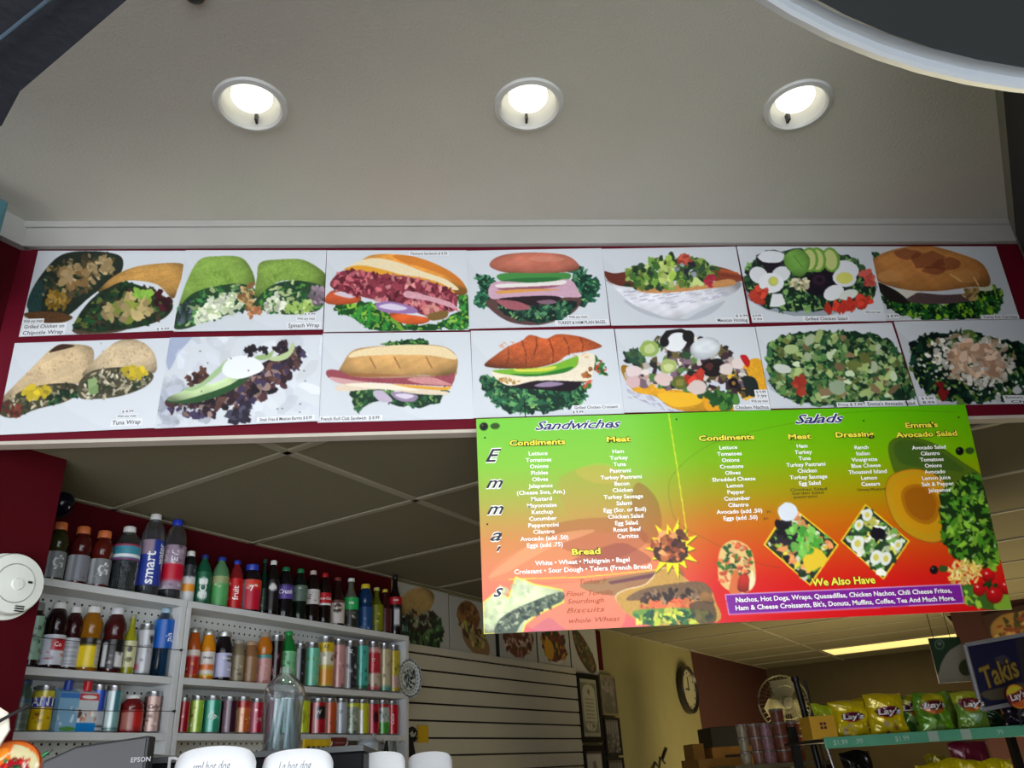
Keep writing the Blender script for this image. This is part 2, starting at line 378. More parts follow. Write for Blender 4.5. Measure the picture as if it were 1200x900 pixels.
# ================================================================ NEAR OBJECTS
M_NAVY = mat('navy_canvas', (13, 19, 29), .8, bump=.3, bscale=60, vary=.25, vscale=6)
t = thing('canopy', 'dark navy fabric canopy hanging in the top left corner', 'canopy', (-.55, .0, EYE+.8))
edge = [(.58, .36), (.22, .64), (.04, .78), (-.01, .84), (-.30, .93), (-.75, .75), (-.95, .2), (-.7, -.5), (.1, -.7), (.6, -.3)]
m = MB(); top = (-.1, .1, .22); N = len(edge)
m.add([(x, y, 0) for x, y in edge]+[(x, y, .03) for x, y in edge]+[top], [(i, (i+1) % N, (i+1) % N+N, i+N) for i in range(N)]+[((i+1) % N, i, 2*N) for i in range(N)]+[(i+N, (i+1) % N+N, 2*N) for i in range(N)])
m.build('fabric', M_NAVY, t)
m = MB()
for i in range(4, N, 2): m.tube([(edge[i][0], edge[i][1], .004), (top[0], top[1], top[2]-.02)], .006)
m.build('rib', mat('grey_blue_rib', (58, 74, 88), .5), t)
a, b = [Vector(on_z(*p, .795))-Vector(t.location) for p in ((0, 46), (60, -2))]; MB().tube([a-(b-a)*1.5, a, b, b+(b-a)*1.5], .0028).build('seam', mat('grey_blue_rib', (40, 52, 62), .6), t)
MB().tube([top, (top[0], top[1], .776)], .012).build('pole', mat('dark_steel', (60, 60, 60), .4, .8), t)
t = thing('hanging_lamp', 'large dark grey round lamp shade with a pale metal rim, top right', 'lamp', (.586, -.243, EYE+.5))
R_ = .718
MB().lathe([(0, .05), (.3, .05), (R_-.03, .012), (R_-.012, .008), (R_-.012, .02), (0, .07)], 96).build('underside', mat('dark_grey_metal', (42, 46, 49), .45, .2, vary=.12, vscale=4), t)
MB().lathe([(R_-.002, .008), (R_-.001, .001), (R_+.002, -.001), (R_+.007, .0), (R_+.008, .012), (R_-.004, .020)], 96).build('rim', mat('pale_aluminium', (205, 214, 224), .3, .6), t)
MB().tube([(0, 0, .06), (0, 0, 1.074)], .012).build('rod', mat('dark_steel', (60, 60, 60), .4, .8), t)
t = thing('wall_cabinet', 'pale teal metal box mounted high on the left wall', 'box', wp(.60, 2.0, 1.2), ROTW)
MB().box(0, .205, .0, .216, 0, .27).build('housing', mat('teal_enamel', (70, 118, 128), .4, vary=.1), t, bevel=.006)
MB().box(.01, .195, -.004, 0, .02, .25).build('door', mat('teal_enamel', (70, 118, 128), .4), t)
MB().box(.165, .185, -.008, -.004, .20, .225).build('latch', mat('black_plastic', (12, 12, 13), .4), t)
# smoke alarm
s, q, z = on_w(9, 686, 2.22)
t = thing('smoke_alarm', 'round white smoke alarm on the dark red wall left of the bottles', 'smoke alarm', wp(s, 2.22, z), ROTW)
M_WP = mat('white_plastic', (222, 226, 218), .4)
MB().lathe([(0, -.006), (.085, -.006), (.086, 0), (0, 0)], 48, axis='y').build('mounting_plate', M_WP, t, loc=(-.006, 0, -.004))
MB().lathe([(0, -.04), (.045, -.038), (.075, -.034), (.0785, -.026), (.079, -.012), (.074, -.006)], 56, axis='y').build('cover', M_WP, t)
MB().lathe([(.048, -.0375), (.0495, -.0395), (.051, -.0375)], 40, axis='y').build('ring', mat('grey_plastic', (150, 152, 148), .5), t)
MB().lathe([(0, -.044), (.014, -.043), (.017, -.038)], 28, axis='y').build('test_button', M_WP, t, loc=(.004, 0, -.002))
m = MB()
for i in range(3): m.box(.01, .033, -.0398, -.036, -.058-.006*i, -.0555-.006*i)
m.box(.03, .04, -.042, -.038, .004, .009); m.build('vents', mat('black_plastic', (12, 12, 13), .4), t)
# ================================================================ FOOD PICTURES ON THE FASCIA
G1, G2, G3, G4 = (40, 92, 48), (100, 150, 62), (12, 42, 26), (70, 120, 60)
BRN, TAN, CRE, WHT = (120, 70, 35), (186, 140, 84), (222, 205, 165), (232, 234, 236)
def p_chipotle(c):
    c.S([(130,330),(135,240),(200,140),(270,75),(360,55),(480,60),(545,85),(540,150),(480,200),(400,260),(300,340),(180,360)], (30,40,32), tex=.5)
    c.S([(120,300),(150,210),(210,160),(240,120),(225,200),(190,260),(180,320)], (36,62,60), tex=.6)
    c.bits([(200,160),(300,90),(480,70),(520,120),(440,200),(300,280),(210,310)], 190, (5,17), [(24,40,30),(30,55,40),(70,60,40),(150,130,90),(96,80,45)], 1.8)
    c.bits([(260,150),(340,110),(400,150),(370,220),(290,210)], 40, (8,22), [(150,125,85),(176,152,112),(130,100,60)], 1.4)
    c.bits([(380,150),(460,80),(500,120),(440,190)], 30, (8,18), [(170,150,110),(150,125,85)], 1.4)
    c.bits([(210,240),(290,230),(320,290),(220,310)], 30, (6,16), [(150,120,50),(120,90,30)], 1.6)
    c.S([(115,325),(250,320),(330,345),(250,372),(130,350)], (86,58,34), tex=.5)
    c.S([(330,400),(380,300),(470,220),(560,190),(700,240),(760,290),(720,350),(600,390),(430,410)], (32,44,28), tex=.5)
    c.bits([(340,390),(400,300),(480,220),(600,200),(740,270),(700,350),(480,400)], 210, (5,17), [(20,52,30),(30,70,38),(14,34,22),(84,96,44),(60,50,34)], 1.8)
    c.bits([(470,300),(560,250),(650,260),(660,330),(560,360),(490,350)], 60, (8,24), [(150,130,90),(180,160,110),(130,140,60)], 1.4)
    c.bits([(590,225),(650,220),(680,250),(610,255)], 18, (8,14), [(120,170,60),(150,190,80)], 1.5)
    c.bits([(690,240),(745,260),(740,310),(690,290)], 14, (9,18), [(70,16,30),(40,10,20)], 1.4)
    c.S([(440,235),(510,165),(620,120),(790,108),(802,150),(780,220),(758,262),(700,205),(620,185),(540,190)], (186,140,74), sh=(1.1,.85), tex=.25)
    for i in range(9): c.line([(520+30*i,165-4*i),(560+26*i,150-2*i)], 3, (150,100,48), a=.5)
    c.S([(330,395),(430,408),(560,395),(500,412),(360,418)], (78,66,50), tex=.5)
def p_tuna(c):
    c.S([(-18,740),(60,650),(150,560),(215,495),(270,465),(380,470),(412,500),(400,570),(340,640),(220,640),(110,680),(40,770)], (196,172,136), sh=(1.08,.9), tex=.2)
    c.S([(215,500),(265,465),(330,472),(250,495)], (60,40,30))
    c.S([(-10,740),(50,700),(110,665),(220,640),(330,640),(345,680),(280,720),(160,750),(70,785),(10,778)], (66,58,42), tex=.6)
    c.bits([(0,745),(110,670),(320,645),(330,690),(160,745),(40,780)], 150, (4,11), [(186,176,150),(110,100,80),(40,50,34),(150,140,110),(60,70,40)], 2.2)
    c.bits([(105,665),(190,650),(220,680),(120,715)], 22, (9,19), [(200,176,40),(170,150,40)], 1.4)
    c.bits([(20,730),(80,720),(100,770),(30,775)], 22, (6,14), [(110,50,36),(80,36,30)], 1.5)
    c.bits([(220,690),(300,660),(340,690),(230,730)], 26, (6,13), [G1,G3], 1.7)
    c.S([(360,600),(420,530),(500,460),(570,440),(640,465),(682,520),(680,590),(610,580),(500,570),(410,600)], (202,180,146), sh=(1.08,.9), tex=.2)
    c.S([(350,700),(345,640),(390,590),(470,570),(600,570),(672,600),(640,650),(540,690),(430,705)], (74,70,52), tex=.5)
    c.bits([(360,690),(400,600),(480,575),(650,600),(600,660),(440,700)], 190, (4,12), [(196,188,166),(120,112,92),(60,60,44),(165,155,130),(36,52,32)], 2.4)
    c.bits([(540,575),(620,570),(640,600),(560,620)], 26, (8,19), [(206,180,44),(180,160,50)], 1.4)
    c.poly([(385,620),(425,612),(425,660),(388,668)], (140,165,110)); c.poly([(390,660),(430,640),(432,680),(395,690)], (120,150,96))
    for k in range(26): c.E(RNG.uniform(440,660), RNG.uniform(460,560), 6, 3, (150,116,80), rot=RNG.random()*3, a=.45)
    for k in range(26): x = RNG.uniform(90,390); c.E(x, 640-x*.2+RNG.uniform(-100,-10)*(x/390), 6, 3, (150,116,80), rot=RNG.random()*3, a=.45)
def wrapg(c, o, f):
    c.S(o, (128,160,72), sh=(1.08,.82), tex=.28)
    for k in range(60):
        i = RNG.integers(len(o)); x, y = np.mean(o, 0)*.6+np.array(o[i])*.4+RNG.normal(size=2)*14
        c.E(x, y, 13, 3, (100,134,50), rot=RNG.random()*3, a=.4)
    c.S(f, (36,66,40), tex=.5)
def p_spinach(c):
    wrapg(c, [(95,400),(115,310),(160,180),(215,95),(300,80),(400,85),(450,140),(465,210),(400,215),(300,215),(200,260),(140,350)], [(95,405),(110,330),(180,250),(300,215),(400,205),(465,230),(450,310),(380,335),(250,375),(150,410)])
    c.bits([(100,395),(120,320),(250,230),(400,210),(455,240),(420,320),(200,390)], 150, (5,16), [(40,90,50),(70,130,70),(20,60,40),(150,170,120)], 2)
    c.bits([(190,370),(230,300),(370,240),(410,290),(380,330),(230,375)], 110, (6,16), [(205,215,185),(180,195,150),(222,226,205)], 1.6)
    c.bits([(110,380),(130,300),(180,290),(170,380)], 34, (6,13), [(80,90,100),(50,60,70),(30,50,40)], 1.5)
    c.bits([(400,230),(460,210),(460,300),(410,320)], 30, (7,17), [(176,140,90),(140,100,60),(196,168,120)], 1.5)
    wrapg(c, [(465,260),(475,180),(490,110),(580,95),(690,98),(785,160),(790,225),(700,195),(600,190),(540,215),(490,270)], [(440,340),(470,280),(540,215),(620,192),(700,195),(785,225),(778,300),(730,335),(600,345),(500,325)])
    c.bits([(480,320),(540,225),(640,200),(770,230),(760,310),(600,338)], 120, (5,15), [(40,90,50),(80,140,60),(20,60,40),(170,185,130)], 2)
    c.bits([(510,330),(540,250),(590,260),(600,330)], 40, (6,15), [(215,218,200),(190,195,170)], 1.6)
    c.bits([(600,340),(640,290),(720,280),(715,330)], 40, (6,15), [(180,200,130),(150,180,90)], 1.7)
    c.bits([(722,220),(775,220),(775,290),(730,290)], 22, (7,17), [(120,100,116),(150,130,146)], 1.3)
    c.bits([(440,345),(470,300),(500,340),(480,352)], 22, (6,13), [(186,130,90),(160,100,70)], 1.4)
def p_steak(c):
    c.S([(60,460),(180,445),(120,520),(70,600)], (120,135,180), a=.5); c.bits([(10,700),(100,640),(300,800),(60,860)], 50, (14,40), [(150,156,170),(180,184,196)], 1.6, a=.5)
    c.bits([(100,450),(760,450),(740,800),(300,800)], 60, (16,46), [(222,226,232),(196,202,214)], 2, a=.45)
    c.S([(55,740),(140,760),(330,770),(560,640),(680,540),(650,500),(520,560),(380,640),(200,720)], (46,32,40), tex=.6)
    c.bits([(60,750),(250,700),(560,560),(650,500),(680,545),(600,660),(480,740),(330,800),(120,800)], 230, (8,22), [(44,28,38),(70,44,50),(24,18,26),(96,66,60),(140,116,110),(60,50,80)], 1.6)
    c.bits([(330,780),(440,750),(440,800),(380,840)], 18, (12,26), [(40,34,50),(70,70,90)], 1.4)
    c.bits([(160,625),(260,600),(250,650),(170,665)], 26, (8,18), [(60,36,36),(90,60,50)], 1.5)
    c.S([(60,735),(160,690),(300,660),(380,610),(450,600),(440,640),(350,700),(220,745),(110,752)], (40,80,44))
    c.S([(65,728),(170,685),(300,655),(385,612),(430,610),(360,665),(230,712),(110,742)], (190,212,160), sh=(1.05,.9))
    c.S([(140,690),(220,660),(290,600),(345,550),(330,590),(280,640),(200,690)], (160,190,140))
    c.S([(320,600),(345,555),(400,535),(470,545),(512,590),(470,620),(400,640),(345,630)], (232,236,240))
    c.S([(470,540),(540,520),(560,490),(545,540),(500,556)], (150,176,120)); c.S([(530,548),(610,520),(640,475),(650,500),(620,545),(570,560)], (182,200,150))
    c.bits([(420,510),(470,500),(460,530)], 8, (9,16), [(30,26,34)], 1.5); c.bits([(570,485),(615,475),(600,515),(565,520)], 16, (8,17), [(30,24,34),(60,40,50)], 1.4)
    c.bits([(490,505),(520,500),(525,520)], 5, (8,13), [(30,26,34)], 1.3)
    for k in range(30): c.E(RNG.uniform(150,700), RNG.uniform(500,800), 3, 3, (40,36,46))
def p_pastrami(c):
    c.leafy([(90,320),(180,290),(300,300),(420,390),(560,400),(700,330),(690,260),(745,270),(745,400),(600,420),(300,425),(200,370)], (50,130,50), (130,180,60), (20,70,30), 150, (6,16), 12)
    c.S([(45,275),(80,235),(150,240),(220,260),(210,290),(120,302),(60,296)], (206,90,50), sh=(1.1,.8)); c.S([(90,248),(150,235),(210,250),(170,270)], (214,196,206))
    c.S([(160,130),(220,90),(270,62),(350,55),(470,65),(600,110),(700,170),(742,240),(690,255),(600,210),(500,170),(350,140)], (222,150,66), sh=(1.1,.85), tex=.12)
    c.S([(165,125),(230,85),(310,75),(420,100),(540,145),(640,180),(700,230),(600,215),(480,175),(330,135)], (235,218,180), tex=.08)
    c.S([(380,62),(480,66),(600,108),(690,162),(735,225),(640,165),(520,120),(430,95)], (206,116,40), a=.75)
    c.S([(140,128),(220,110),(330,130),(420,155),(520,170),(620,200),(690,250),(600,230),(480,185),(330,165),(200,140)], (226,160,50))
    c.S([(75,190),(140,135),(250,150),(400,160),(520,180),(640,220),(690,270),(680,330),(600,340),(520,350),(440,300),(300,280),(180,250),(90,225)], (130,50,66), tex=.4)
    c.bits([(85,190),(140,140),(300,155),(520,185),(670,240),(680,320),(560,345),(420,300),(250,270),(100,220)], 300, (5,17), [(150,60,76),(110,34,52),(190,100,110),(210,140,140),(90,26,40)], 2.3)
    c.S([(445,235),(520,250),(660,290),(680,320),(560,285),(440,265)], (214,160,172), tex=.2)
    c.bits([(520,310),(590,310),(590,350),(540,355)], 16, (8,16), [(220,150,140),(190,110,110)], 1.4)
    c.S([(295,300),(360,285),(470,310),(500,340),(400,345),(320,332)], (150,116,170)); c.S([(310,312),(370,296),(450,318),(400,330)], (216,204,226))
    c.S([(360,345),(460,350),(560,370),(520,395),(420,390)], (216,96,44), sh=(1.1,.85)); c.S([(550,350),(640,330),(640,365),(570,378)], (124,96,50))
def p_frenchroll(c):
    c.leafy([(330,500),(360,485),(430,480),(520,468),(550,490),(540,505)], n=30, sz=(4,10))
    c.S([(122,640),(135,590),(180,530),(260,510),(420,500),(600,502),(680,540),(695,600),(660,650),(500,645),(250,655)], (206,160,100), sh=(1.12,.85), tex=.1)
    c.S([(165,560),(210,525),(400,500),(600,505),(670,535),(685,570),(560,550),(400,548),(250,552)], (236,214,170), tex=.08)
    for x in (280, 400, 555): c.line([(x-12,560),(x+4,590),(x+16,612)], 6, (150,104,60))
    c.S([(130,635),(300,640),(620,648),(690,625),(650,662),(400,668),(220,662)], (156,100,56), a=.7)
    c.leafy([(170,720),(220,700),(300,720),(560,735),(640,700),(600,780),(460,800),(300,770),(210,820)], (44,90,56), (110,150,80), (20,50,34), 90, (5,14), 9)
    c.S([(55,625),(110,622),(200,655),(400,660),(620,650),(680,640),(670,690),(640,700),(430,690),(250,680),(80,665)], (150,72,84), tex=.3)
    c.S([(75,655),(200,672),(330,690),(440,690),(380,702),(150,690),(90,675)], (206,160,160)); c.S([(450,665),(560,655),(640,680),(660,695),(520,688)], (204,140,142), tex=.2)
    c.S([(100,700),(180,685),(330,690),(480,715),(640,725),(630,742),(500,738),(330,715),(130,725)], (224,206,184), tex=.1)
    c.S([(360,690),(480,695),(620,705),(660,700),(640,720),(500,712)], (226,166,60)); c.S([(150,692),(330,685),(500,720),(300,712)], (236,226,206))
    c.S([(285,725),(330,722),(380,770),(330,778),(295,755)], (190,176,196)); c.S([(370,735),(420,728),(500,745),(480,775),(410,770)], (150,130,160)); c.S([(390,742),(440,736),(485,748),(440,762)], (214,204,220))
def p_hamswiss(c):
    for reg in ([(75,165),(130,165),(170,200),(160,300),(100,320),(70,290),(100,230)], [(560,140),(600,115),(640,160),(695,185),(660,290),(560,310)]):
        c.leafy(reg, (30,92,66), (80,140,100), (10,50,40), 60, (6,15), 12)
    c.S([(150,120),(165,80),(240,55),(380,48),(520,60),(585,100),(580,135),(450,150),(250,150)], (190,110,90), sh=(1.1,.88), tex=.1)
    c.E(430, 80, 90, 14, (214,146,124), a=.5); c.E(300, 100, 70, 12, (206,130,110), a=.4)
    c.S([(130,290),(200,270),(400,280),(590,270),(580,330),(500,380),(380,410),(250,395),(160,340)], (90,62,62), tex=.2)
    c.leafy([(190,300),(400,300),(570,290),(540,350),(420,400),(250,370)], (30,80,60), (80,130,90), (8,36,32), 90, (6,17), 8)
    c.S([(180,170),(220,150),(400,150),(540,150),(530,185),(400,200),(240,200)], (70,140,70)); c.S([(200,190),(300,175),(500,172),(400,205),(250,210)], (40,110,56))
    c.S([(145,215),(200,190),(400,200),(540,180),(590,240),(590,270),(400,262),(250,275),(150,275)], (206,166,186), tex=.12)
    c.S([(190,205),(400,195),(520,185),(500,208),(300,222),(195,222)], (236,230,226)); c.S([(190,225),(380,215),(500,210),(400,228),(230,235)], (150,84,110))
    c.S([(190,238),(340,228),(500,232),(340,242),(195,252)], (224,160,80)); c.S([(200,275),(400,262),(500,270),(460,300),(350,310),(240,296)], (40,26,36))
    c.S([(180,285),(280,290),(350,320),(300,335),(230,325)], (160,90,100), tex=.3); c.S([(380,290),(450,282),(480,296),(420,306)], (130,100,116))
def p_croissant(c):
    c.leafy([(105,670),(200,680),(400,700),(560,690),(620,730),(600,800),(480,830),(330,850),(230,840),(150,780)], (34,92,62), (90,150,90), (8,46,34), 190, (7,18), 14)
    c.bits([(660,570),(720,600),(730,660),(680,650)], 30, (5,12), [(60,130,60),(200,60,40),(40,90,40)], 1.8); c.bits([(610,690),(660,670),(650,720),(610,735)], 18, (5,12), [(60,120,50),(200,80,60)], 1.7)
    c.S([(190,690),(260,690),(420,690),(600,690),(560,740),(400,735),(250,720)], (24,14,26)); c.S([(370,715),(440,695),(520,705),(440,722)], (150,130,160))
    c.S([(165,640),(300,650),(500,650),(590,560),(670,560),(665,640),(640,690),(500,690),(380,690),(250,715),(180,680)], (236,224,200), tex=.12)
    c.bits([(610,590),(650,590),(645,670),(610,670)], 8, (6,12), [(180,110,60),(150,90,40)], 1.4); c.bits([(190,680),(300,690),(270,715)], 14, (6,14), [(206,170,110),(170,130,70)], 1.8)
    c.S([(160,640),(280,630),(430,620),(560,575),(590,570),(580,620),(500,650),(380,668),(240,660)], (120,180,50), tex=.12); c.S([(270,632),(360,630),(480,618),(440,640),(300,645)], (214,214,80)); c.S([(250,655),(400,655),(560,620),(520,650),(350,670)], (40,120,40))
    c.S([(120,610),(180,560),(240,520),(310,490),(350,462),(430,480),(490,458),(600,470),(680,500),(705,522),(620,545),(540,560),(480,600),(380,625),(250,630),(160,625)], (178,84,44), sh=(1.15,.8), tex=.3)
    for a, b in [((240,520),(225,625)),((310,492),(330,620)),((445,482),(465,598)),((520,475),(545,560)),((600,475),(610,545)),((380,470),(370,560))]: c.line([a, ((a[0]+b[0])/2+10, (a[1]+b[1])/2), b], 7, (110,44,22), a=.7)
    for k in range(70): c.E(RNG.uniform(200,640), RNG.uniform(490,600), 14, 3, (214,120,60), rot=RNG.normal()*.5-.3, a=.35)
def p_hotdog(c):
    c.S([(130,310),(250,330),(420,400),(500,370),(640,310),(560,380),(420,412),(240,380)], (170,174,186), a=.6)
    c.S([(35,200),(100,235),(200,250),(450,262),(700,215),(690,270),(500,350),(420,390),(370,405),(300,380),(180,330),(110,270)], (226,226,234), sh=(1,.95), tex=.04)
    for k in range(50):
        x = RNG.uniform(130,640); y = RNG.uniform(265,275+75*(1-abs(x-370)/330)); c.line([(x,y),(x+30,y-6)], 3.5, (176,172,196))
    c.S([(35,165),(90,175),(200,160),(320,180),(260,240),(130,240),(60,215)], (100,44,34), tex=.35); c.S([(560,140),(640,150),(720,185),(718,215),(600,215),(540,190)], (140,66,44), tex=.35)
    c.line([(570,150),(700,175)], 10, (190,90,50)); c.line([(560,170),(700,195)], 9, (120,50,34))
    c.S([(185,245),(300,236),(500,232),(640,205),(690,212),(680,235),(550,252),(380,270),(240,272)], (206,146,90), tex=.2)
    c.bits([(150,240),(155,160),(280,110),(400,85),(520,110),(600,150),(590,210),(400,240),(240,250)], 260, (7,22), [(60,100,44),(110,150,60),(150,180,90),(30,56,30),(90,110,50),(190,205,130),(44,70,50)], 1.5)
    c.bits([(410,85),(460,85),(460,125),(420,125)], 14, (8,17), [(170,60,50),(200,90,70)], 1.4); c.bits([(540,195),(585,195),(580,235),(545,235)], 12, (8,16), [(170,40,60)], 1.3)
    c.bits([(400,130),(480,130),(480,185),(410,185)], 10, (8,17), [(150,160,170),(30,34,50)], 1.4); c.bits([(320,110),(370,110),(380,210),(320,215)], 20, (10,20), [(190,206,120),(160,190,80)], 1.4)
def p_nachos(c):
    c.S([(120,680),(180,790),(330,860),(600,880),(850,800),(840,700),(400,650)], (206,210,222))
    for k in range(50): x = RNG.uniform(150,420); y = 740+ (x-150)*.35+RNG.uniform(0,50); c.line([(x,y),(x+16,y+8)], 3, (150,146,170))
    c.S([(120,655),(160,640),(300,740),(500,770),(620,830),(720,860),(540,875),(380,850),(290,790),(180,760)], (222,160,36), sh=(1.1,.85), tex=.2)
    c.S([(660,690),(760,610),(820,610),(855,700),(850,760),(760,800),(700,760)], (226,164,40), tex=.25); c.S([(300,780),(420,770),(520,790),(500,830),(380,840)], (240,184,40)); c.S([(540,810),(640,810),(720,860),(560,865)], (230,160,30)); c.S([(650,680),(700,690),(760,780),(740,810),(680,740)], (240,186,60))
    c.bits([(150,640),(210,540),(340,500),(560,500),(700,620),(740,780),(640,840),(480,770),(300,740),(170,720)], 300, (9,26), [(40,70,44),(80,120,60),(190,160,150),(34,30,34),(214,205,196),(120,96,110),(96,84,50),(60,40,50)], 1.4)
    c.bits([(145,585),(200,560),(230,600),(180,640)], 24, (9,20), [(30,66,50),(60,90,60)], 1.6); c.E(262, 552, 50, 42, (150,176,90), jag=.08); c.E(262, 552, 30, 24, (190,206,140), jag=.15)
    c.E(355, 640, 44, 36, (170,186,110), jag=.1); c.E(355, 645, 26, 20, (206,214,150), jag=.15)
    c.E(400, 505, 90, 55, (24,20,26), jag=.1); c.S([(340,540),(370,480),(430,475),(450,510),(420,560),(370,565)], (236,238,242)); c.E(455, 490, 30, 30, (20,18,22)); c.E(335, 520, 24, 24, (20,18,22))
    c.E(540, 550, 78, 55, (214,220,224), rot=-.2, sh=(1.08,.85)); c.E(520, 590, 40, 20, (190,196,204), a=.6)
    c.E(575, 650, 60, 50, (24,16,20), jag=.15); c.E(560, 640, 22, 18, (80,40,40), jag=.2); c.E(680, 722, 26, 26, (20,14,18)); c.E(682, 724, 10, 10, (150,110,60))
    c.E(412, 720, 38, 34, (96,100,40), jag=.08); c.E(412, 720, 22, 18, (130,130,60), jag=.2); c.bits([(440,670),(520,670),(510,730),(450,720)], 14, (12,24), [(206,60,44),(170,44,36)], 1.4)
    c.E(180, 665, 40, 26, (226,206,206), jag=.15); c.E(182, 718, 36, 30, (214,180,182), jag=.12); c.E(330, 705, 44, 32, (222,196,192), jag=.15); c.E(498, 745, 50, 34, (214,196,190), jag=.12); c.E(645, 655, 36, 30, (222,206,200), jag=.12); c.E(705, 625, 34, 28, (230,212,208), jag=.12)
    c.S([(715,590),(745,585),(765,620),(750,645)], (190,30,34)); c.bits([(550,770),(640,770),(720,820),(630,850),(560,810)], 40, (9,22), [(30,80,36),(70,120,50)], 1.7)
    c.S([(730,690),(790,700),(810,770),(770,790),(735,740)], (30,40,40))
def p_chickensalad(c):
    c.E(390, 250, 350, 150, (150,160,170)); c.leafy([(60,170),(120,110),(300,60),(560,80),(660,150),(720,230),(700,330),(500,370),(250,365),(90,310)], (56,96,60), (120,160,90), (16,40,30), 240, (7,20), 12)
    c.E(190, 105, 85, 42, (24,18,30), jag=.15); c.E(195, 95, 70, 34, (226,230,236), jag=.06); c.E(450, 230, 90, 65, (22,14,30), jag=.12); c.E(215, 160, 60, 30, (28,20,34), jag=.2)
    c.E(130, 190, 50, 42, (226,228,234), rot=.5); c.E(245, 185, 50, 40, (222,226,230), rot=-.4); c.E(195, 230, 66, 52, (234,236,240)); c.E(205, 222, 26, 25, (196,200,120)); c.E(208, 220, 16, 15, (214,214,90))
    c.poly([(185,350),(200,285),(250,285),(268,335),(230,352)], (228,230,232)); c.E(440, 215, 34, 28, (50,30,50)); c.E(442, 213, 14, 10, (14,8,14))
    c.E(580, 160, 66, 46, (230,232,238), rot=.3); c.E(570, 205, 62, 46, (230,232,236), rot=.15); c.E(570, 205, 44, 30, (222,222,110)); c.E(515, 280, 55, 38, (232,234,238), rot=-.4); c.E(590, 290, 50, 26, (222,226,220), rot=-.3)
    for x, r in ((510,.2),(440,.1),(400,0)): c.E(x-10, 110, 46, 66, (110,160,60), rot=-r); c.E(x-12, 110, 34, 54, (196,206,130), rot=-r)
    c.S([(262,90),(300,60),(350,58),(390,100),(385,160),(345,200),(290,170),(262,130)], (110,160,70), sh=(1.05,.9)); c.line([(310,90),(355,150)], 4, (80,130,50))
    c.bits([(95,270),(150,270),(150,330),(110,320)], 14, (12,26), [(206,70,50),(180,50,40)], 1.4); c.bits([(480,340),(620,330),(600,365),(490,365)], 18, (12,26), [(206,60,44),(180,50,40)], 1.6); c.bits([(640,300),(700,300),(690,350),(650,345)], 12, (12,24), [(200,60,44)], 1.4); c.bits([(670,170),(715,180),(710,250),(675,240)], 14, (12,24), [(206,90,80),(186,70,60)], 1.4)
    c.bits([(290,220),(380,205),(370,260),(310,250)], 30, (7,16), [(206,200,170),(170,160,120)], 2)
def p_avosalad(c):
    c.E(520, 700, 370, 165, (176,184,196)); c.leafy([(170,560),(260,500),(420,478),(620,480),(780,515),(880,620),(930,740),(900,820),(700,845),(400,850),(230,800),(180,700)], (52,92,58), (110,150,80), (22,48,34), 380, (8,22), 12)
    c.bits([(200,540),(420,490),(760,530),(880,650),(880,800),(500,840),(240,790)], 520, (6,19), [(76,120,66),(40,84,50),(130,160,100),(96,110,60),(150,170,120),(20,50,34)], 1.8)
    c.bits([(210,560),(420,490),(760,530),(880,680),(860,800),(500,830),(240,770)], 60, (12,28), [(190,205,170),(130,110,80),(110,120,60),(170,190,120)], 1.5)
    c.bits([(310,720),(350,720),(350,780),(320,780)], 8, (12,24), [(180,70,50),(150,50,40)], 1.5); c.E(250, 665, 46, 24, (200,205,196), rot=.2, jag=.1); c.E(290, 565, 36, 24, (170,190,130), jag=.1); c.E(520, 760, 46, 38, (150,170,140), jag=.15)
def p_torta(c):
    c.leafy([(100,300),(250,310),(450,330),(660,240),(720,290),(690,370),(600,405),(300,405),(170,370)], (30,90,36), (120,170,40), (8,36,20), 210, (7,18), 12)
    c.S([(75,220),(180,265),(250,320),(200,330),(120,300)], (30,26,24)); c.S([(230,310),(280,275),(420,285),(560,280),(580,310),(450,330),(300,330)], (84,64,66), tex=.4)
    c.poly([(170,255),(300,265),(232,305)], (214,210,196)); c.S([(590,235),(660,230),(668,262),(600,262)], (206,210,180)); c.bits([(520,265),(590,255),(580,310),(530,300)], 20, (8,16), [(170,140,90),(140,110,60)], 1.4)
    c.S([(45,130),(65,95),(150,60),(260,38),(360,38),(500,75),(610,120),(655,190),(650,240),(560,245),(400,265),(250,262),(110,228),(60,185)], (190,126,66), sh=(1.1,.9), tex=.14)
    for x, y, rx, ry in ((240,80,70,28),(340,110,90,44),(430,130,70,34),(370,160,60,20)): c.E(x, y, rx, ry, (110,50,34), jag=.2, a=.55)
    c.E(150, 190, 70, 30, (206,150,90), a=.5); c.E(540, 190, 70, 34, (200,146,84), a=.5); c.line([(455,180),(510,215)], 7, (222,180,120)); c.line([(575,195),(598,235)], 7, (222,180,120)); c.bits([(50,75),(80,75),(75,92)], 5, (7,12), [(30,70,40)])
def p_house(c):
    c.leafy([(245,560),(290,510),(400,490),(560,480),(700,520),(850,560),(930,700),(850,800),(600,840),(440,830),(320,780),(270,680)], (24,58,40), (90,120,50), (8,26,22), 300, (8,22), 14)
    c.bits([(330,600),(370,530),(520,490),(700,530),(780,600),(740,720),(620,760),(480,740),(400,680)], 260, (6,17), [(214,208,196),(190,182,166),(228,224,214),(160,140,110)], 1.5)
    c.bits([(450,600),(520,550),(650,560),(740,620),(700,690),(560,690),(470,660)], 90, (13,30), [(206,172,146),(190,150,120),(216,186,160)], 2.0); c.bits([(380,740),(440,760),(430,820),(390,810)], 8, (12,22), [(110,24,26)], 1.4)
    c.bits([(280,650),(330,600),(820,700),(800,800),(500,800)], 70, (4,10), [(206,204,196),(180,180,170)], 1.4); c.E(795, 780, 24, 20, (200,204,204), jag=.1); c.E(695, 820, 16, 20, (190,190,186), jag=.2)
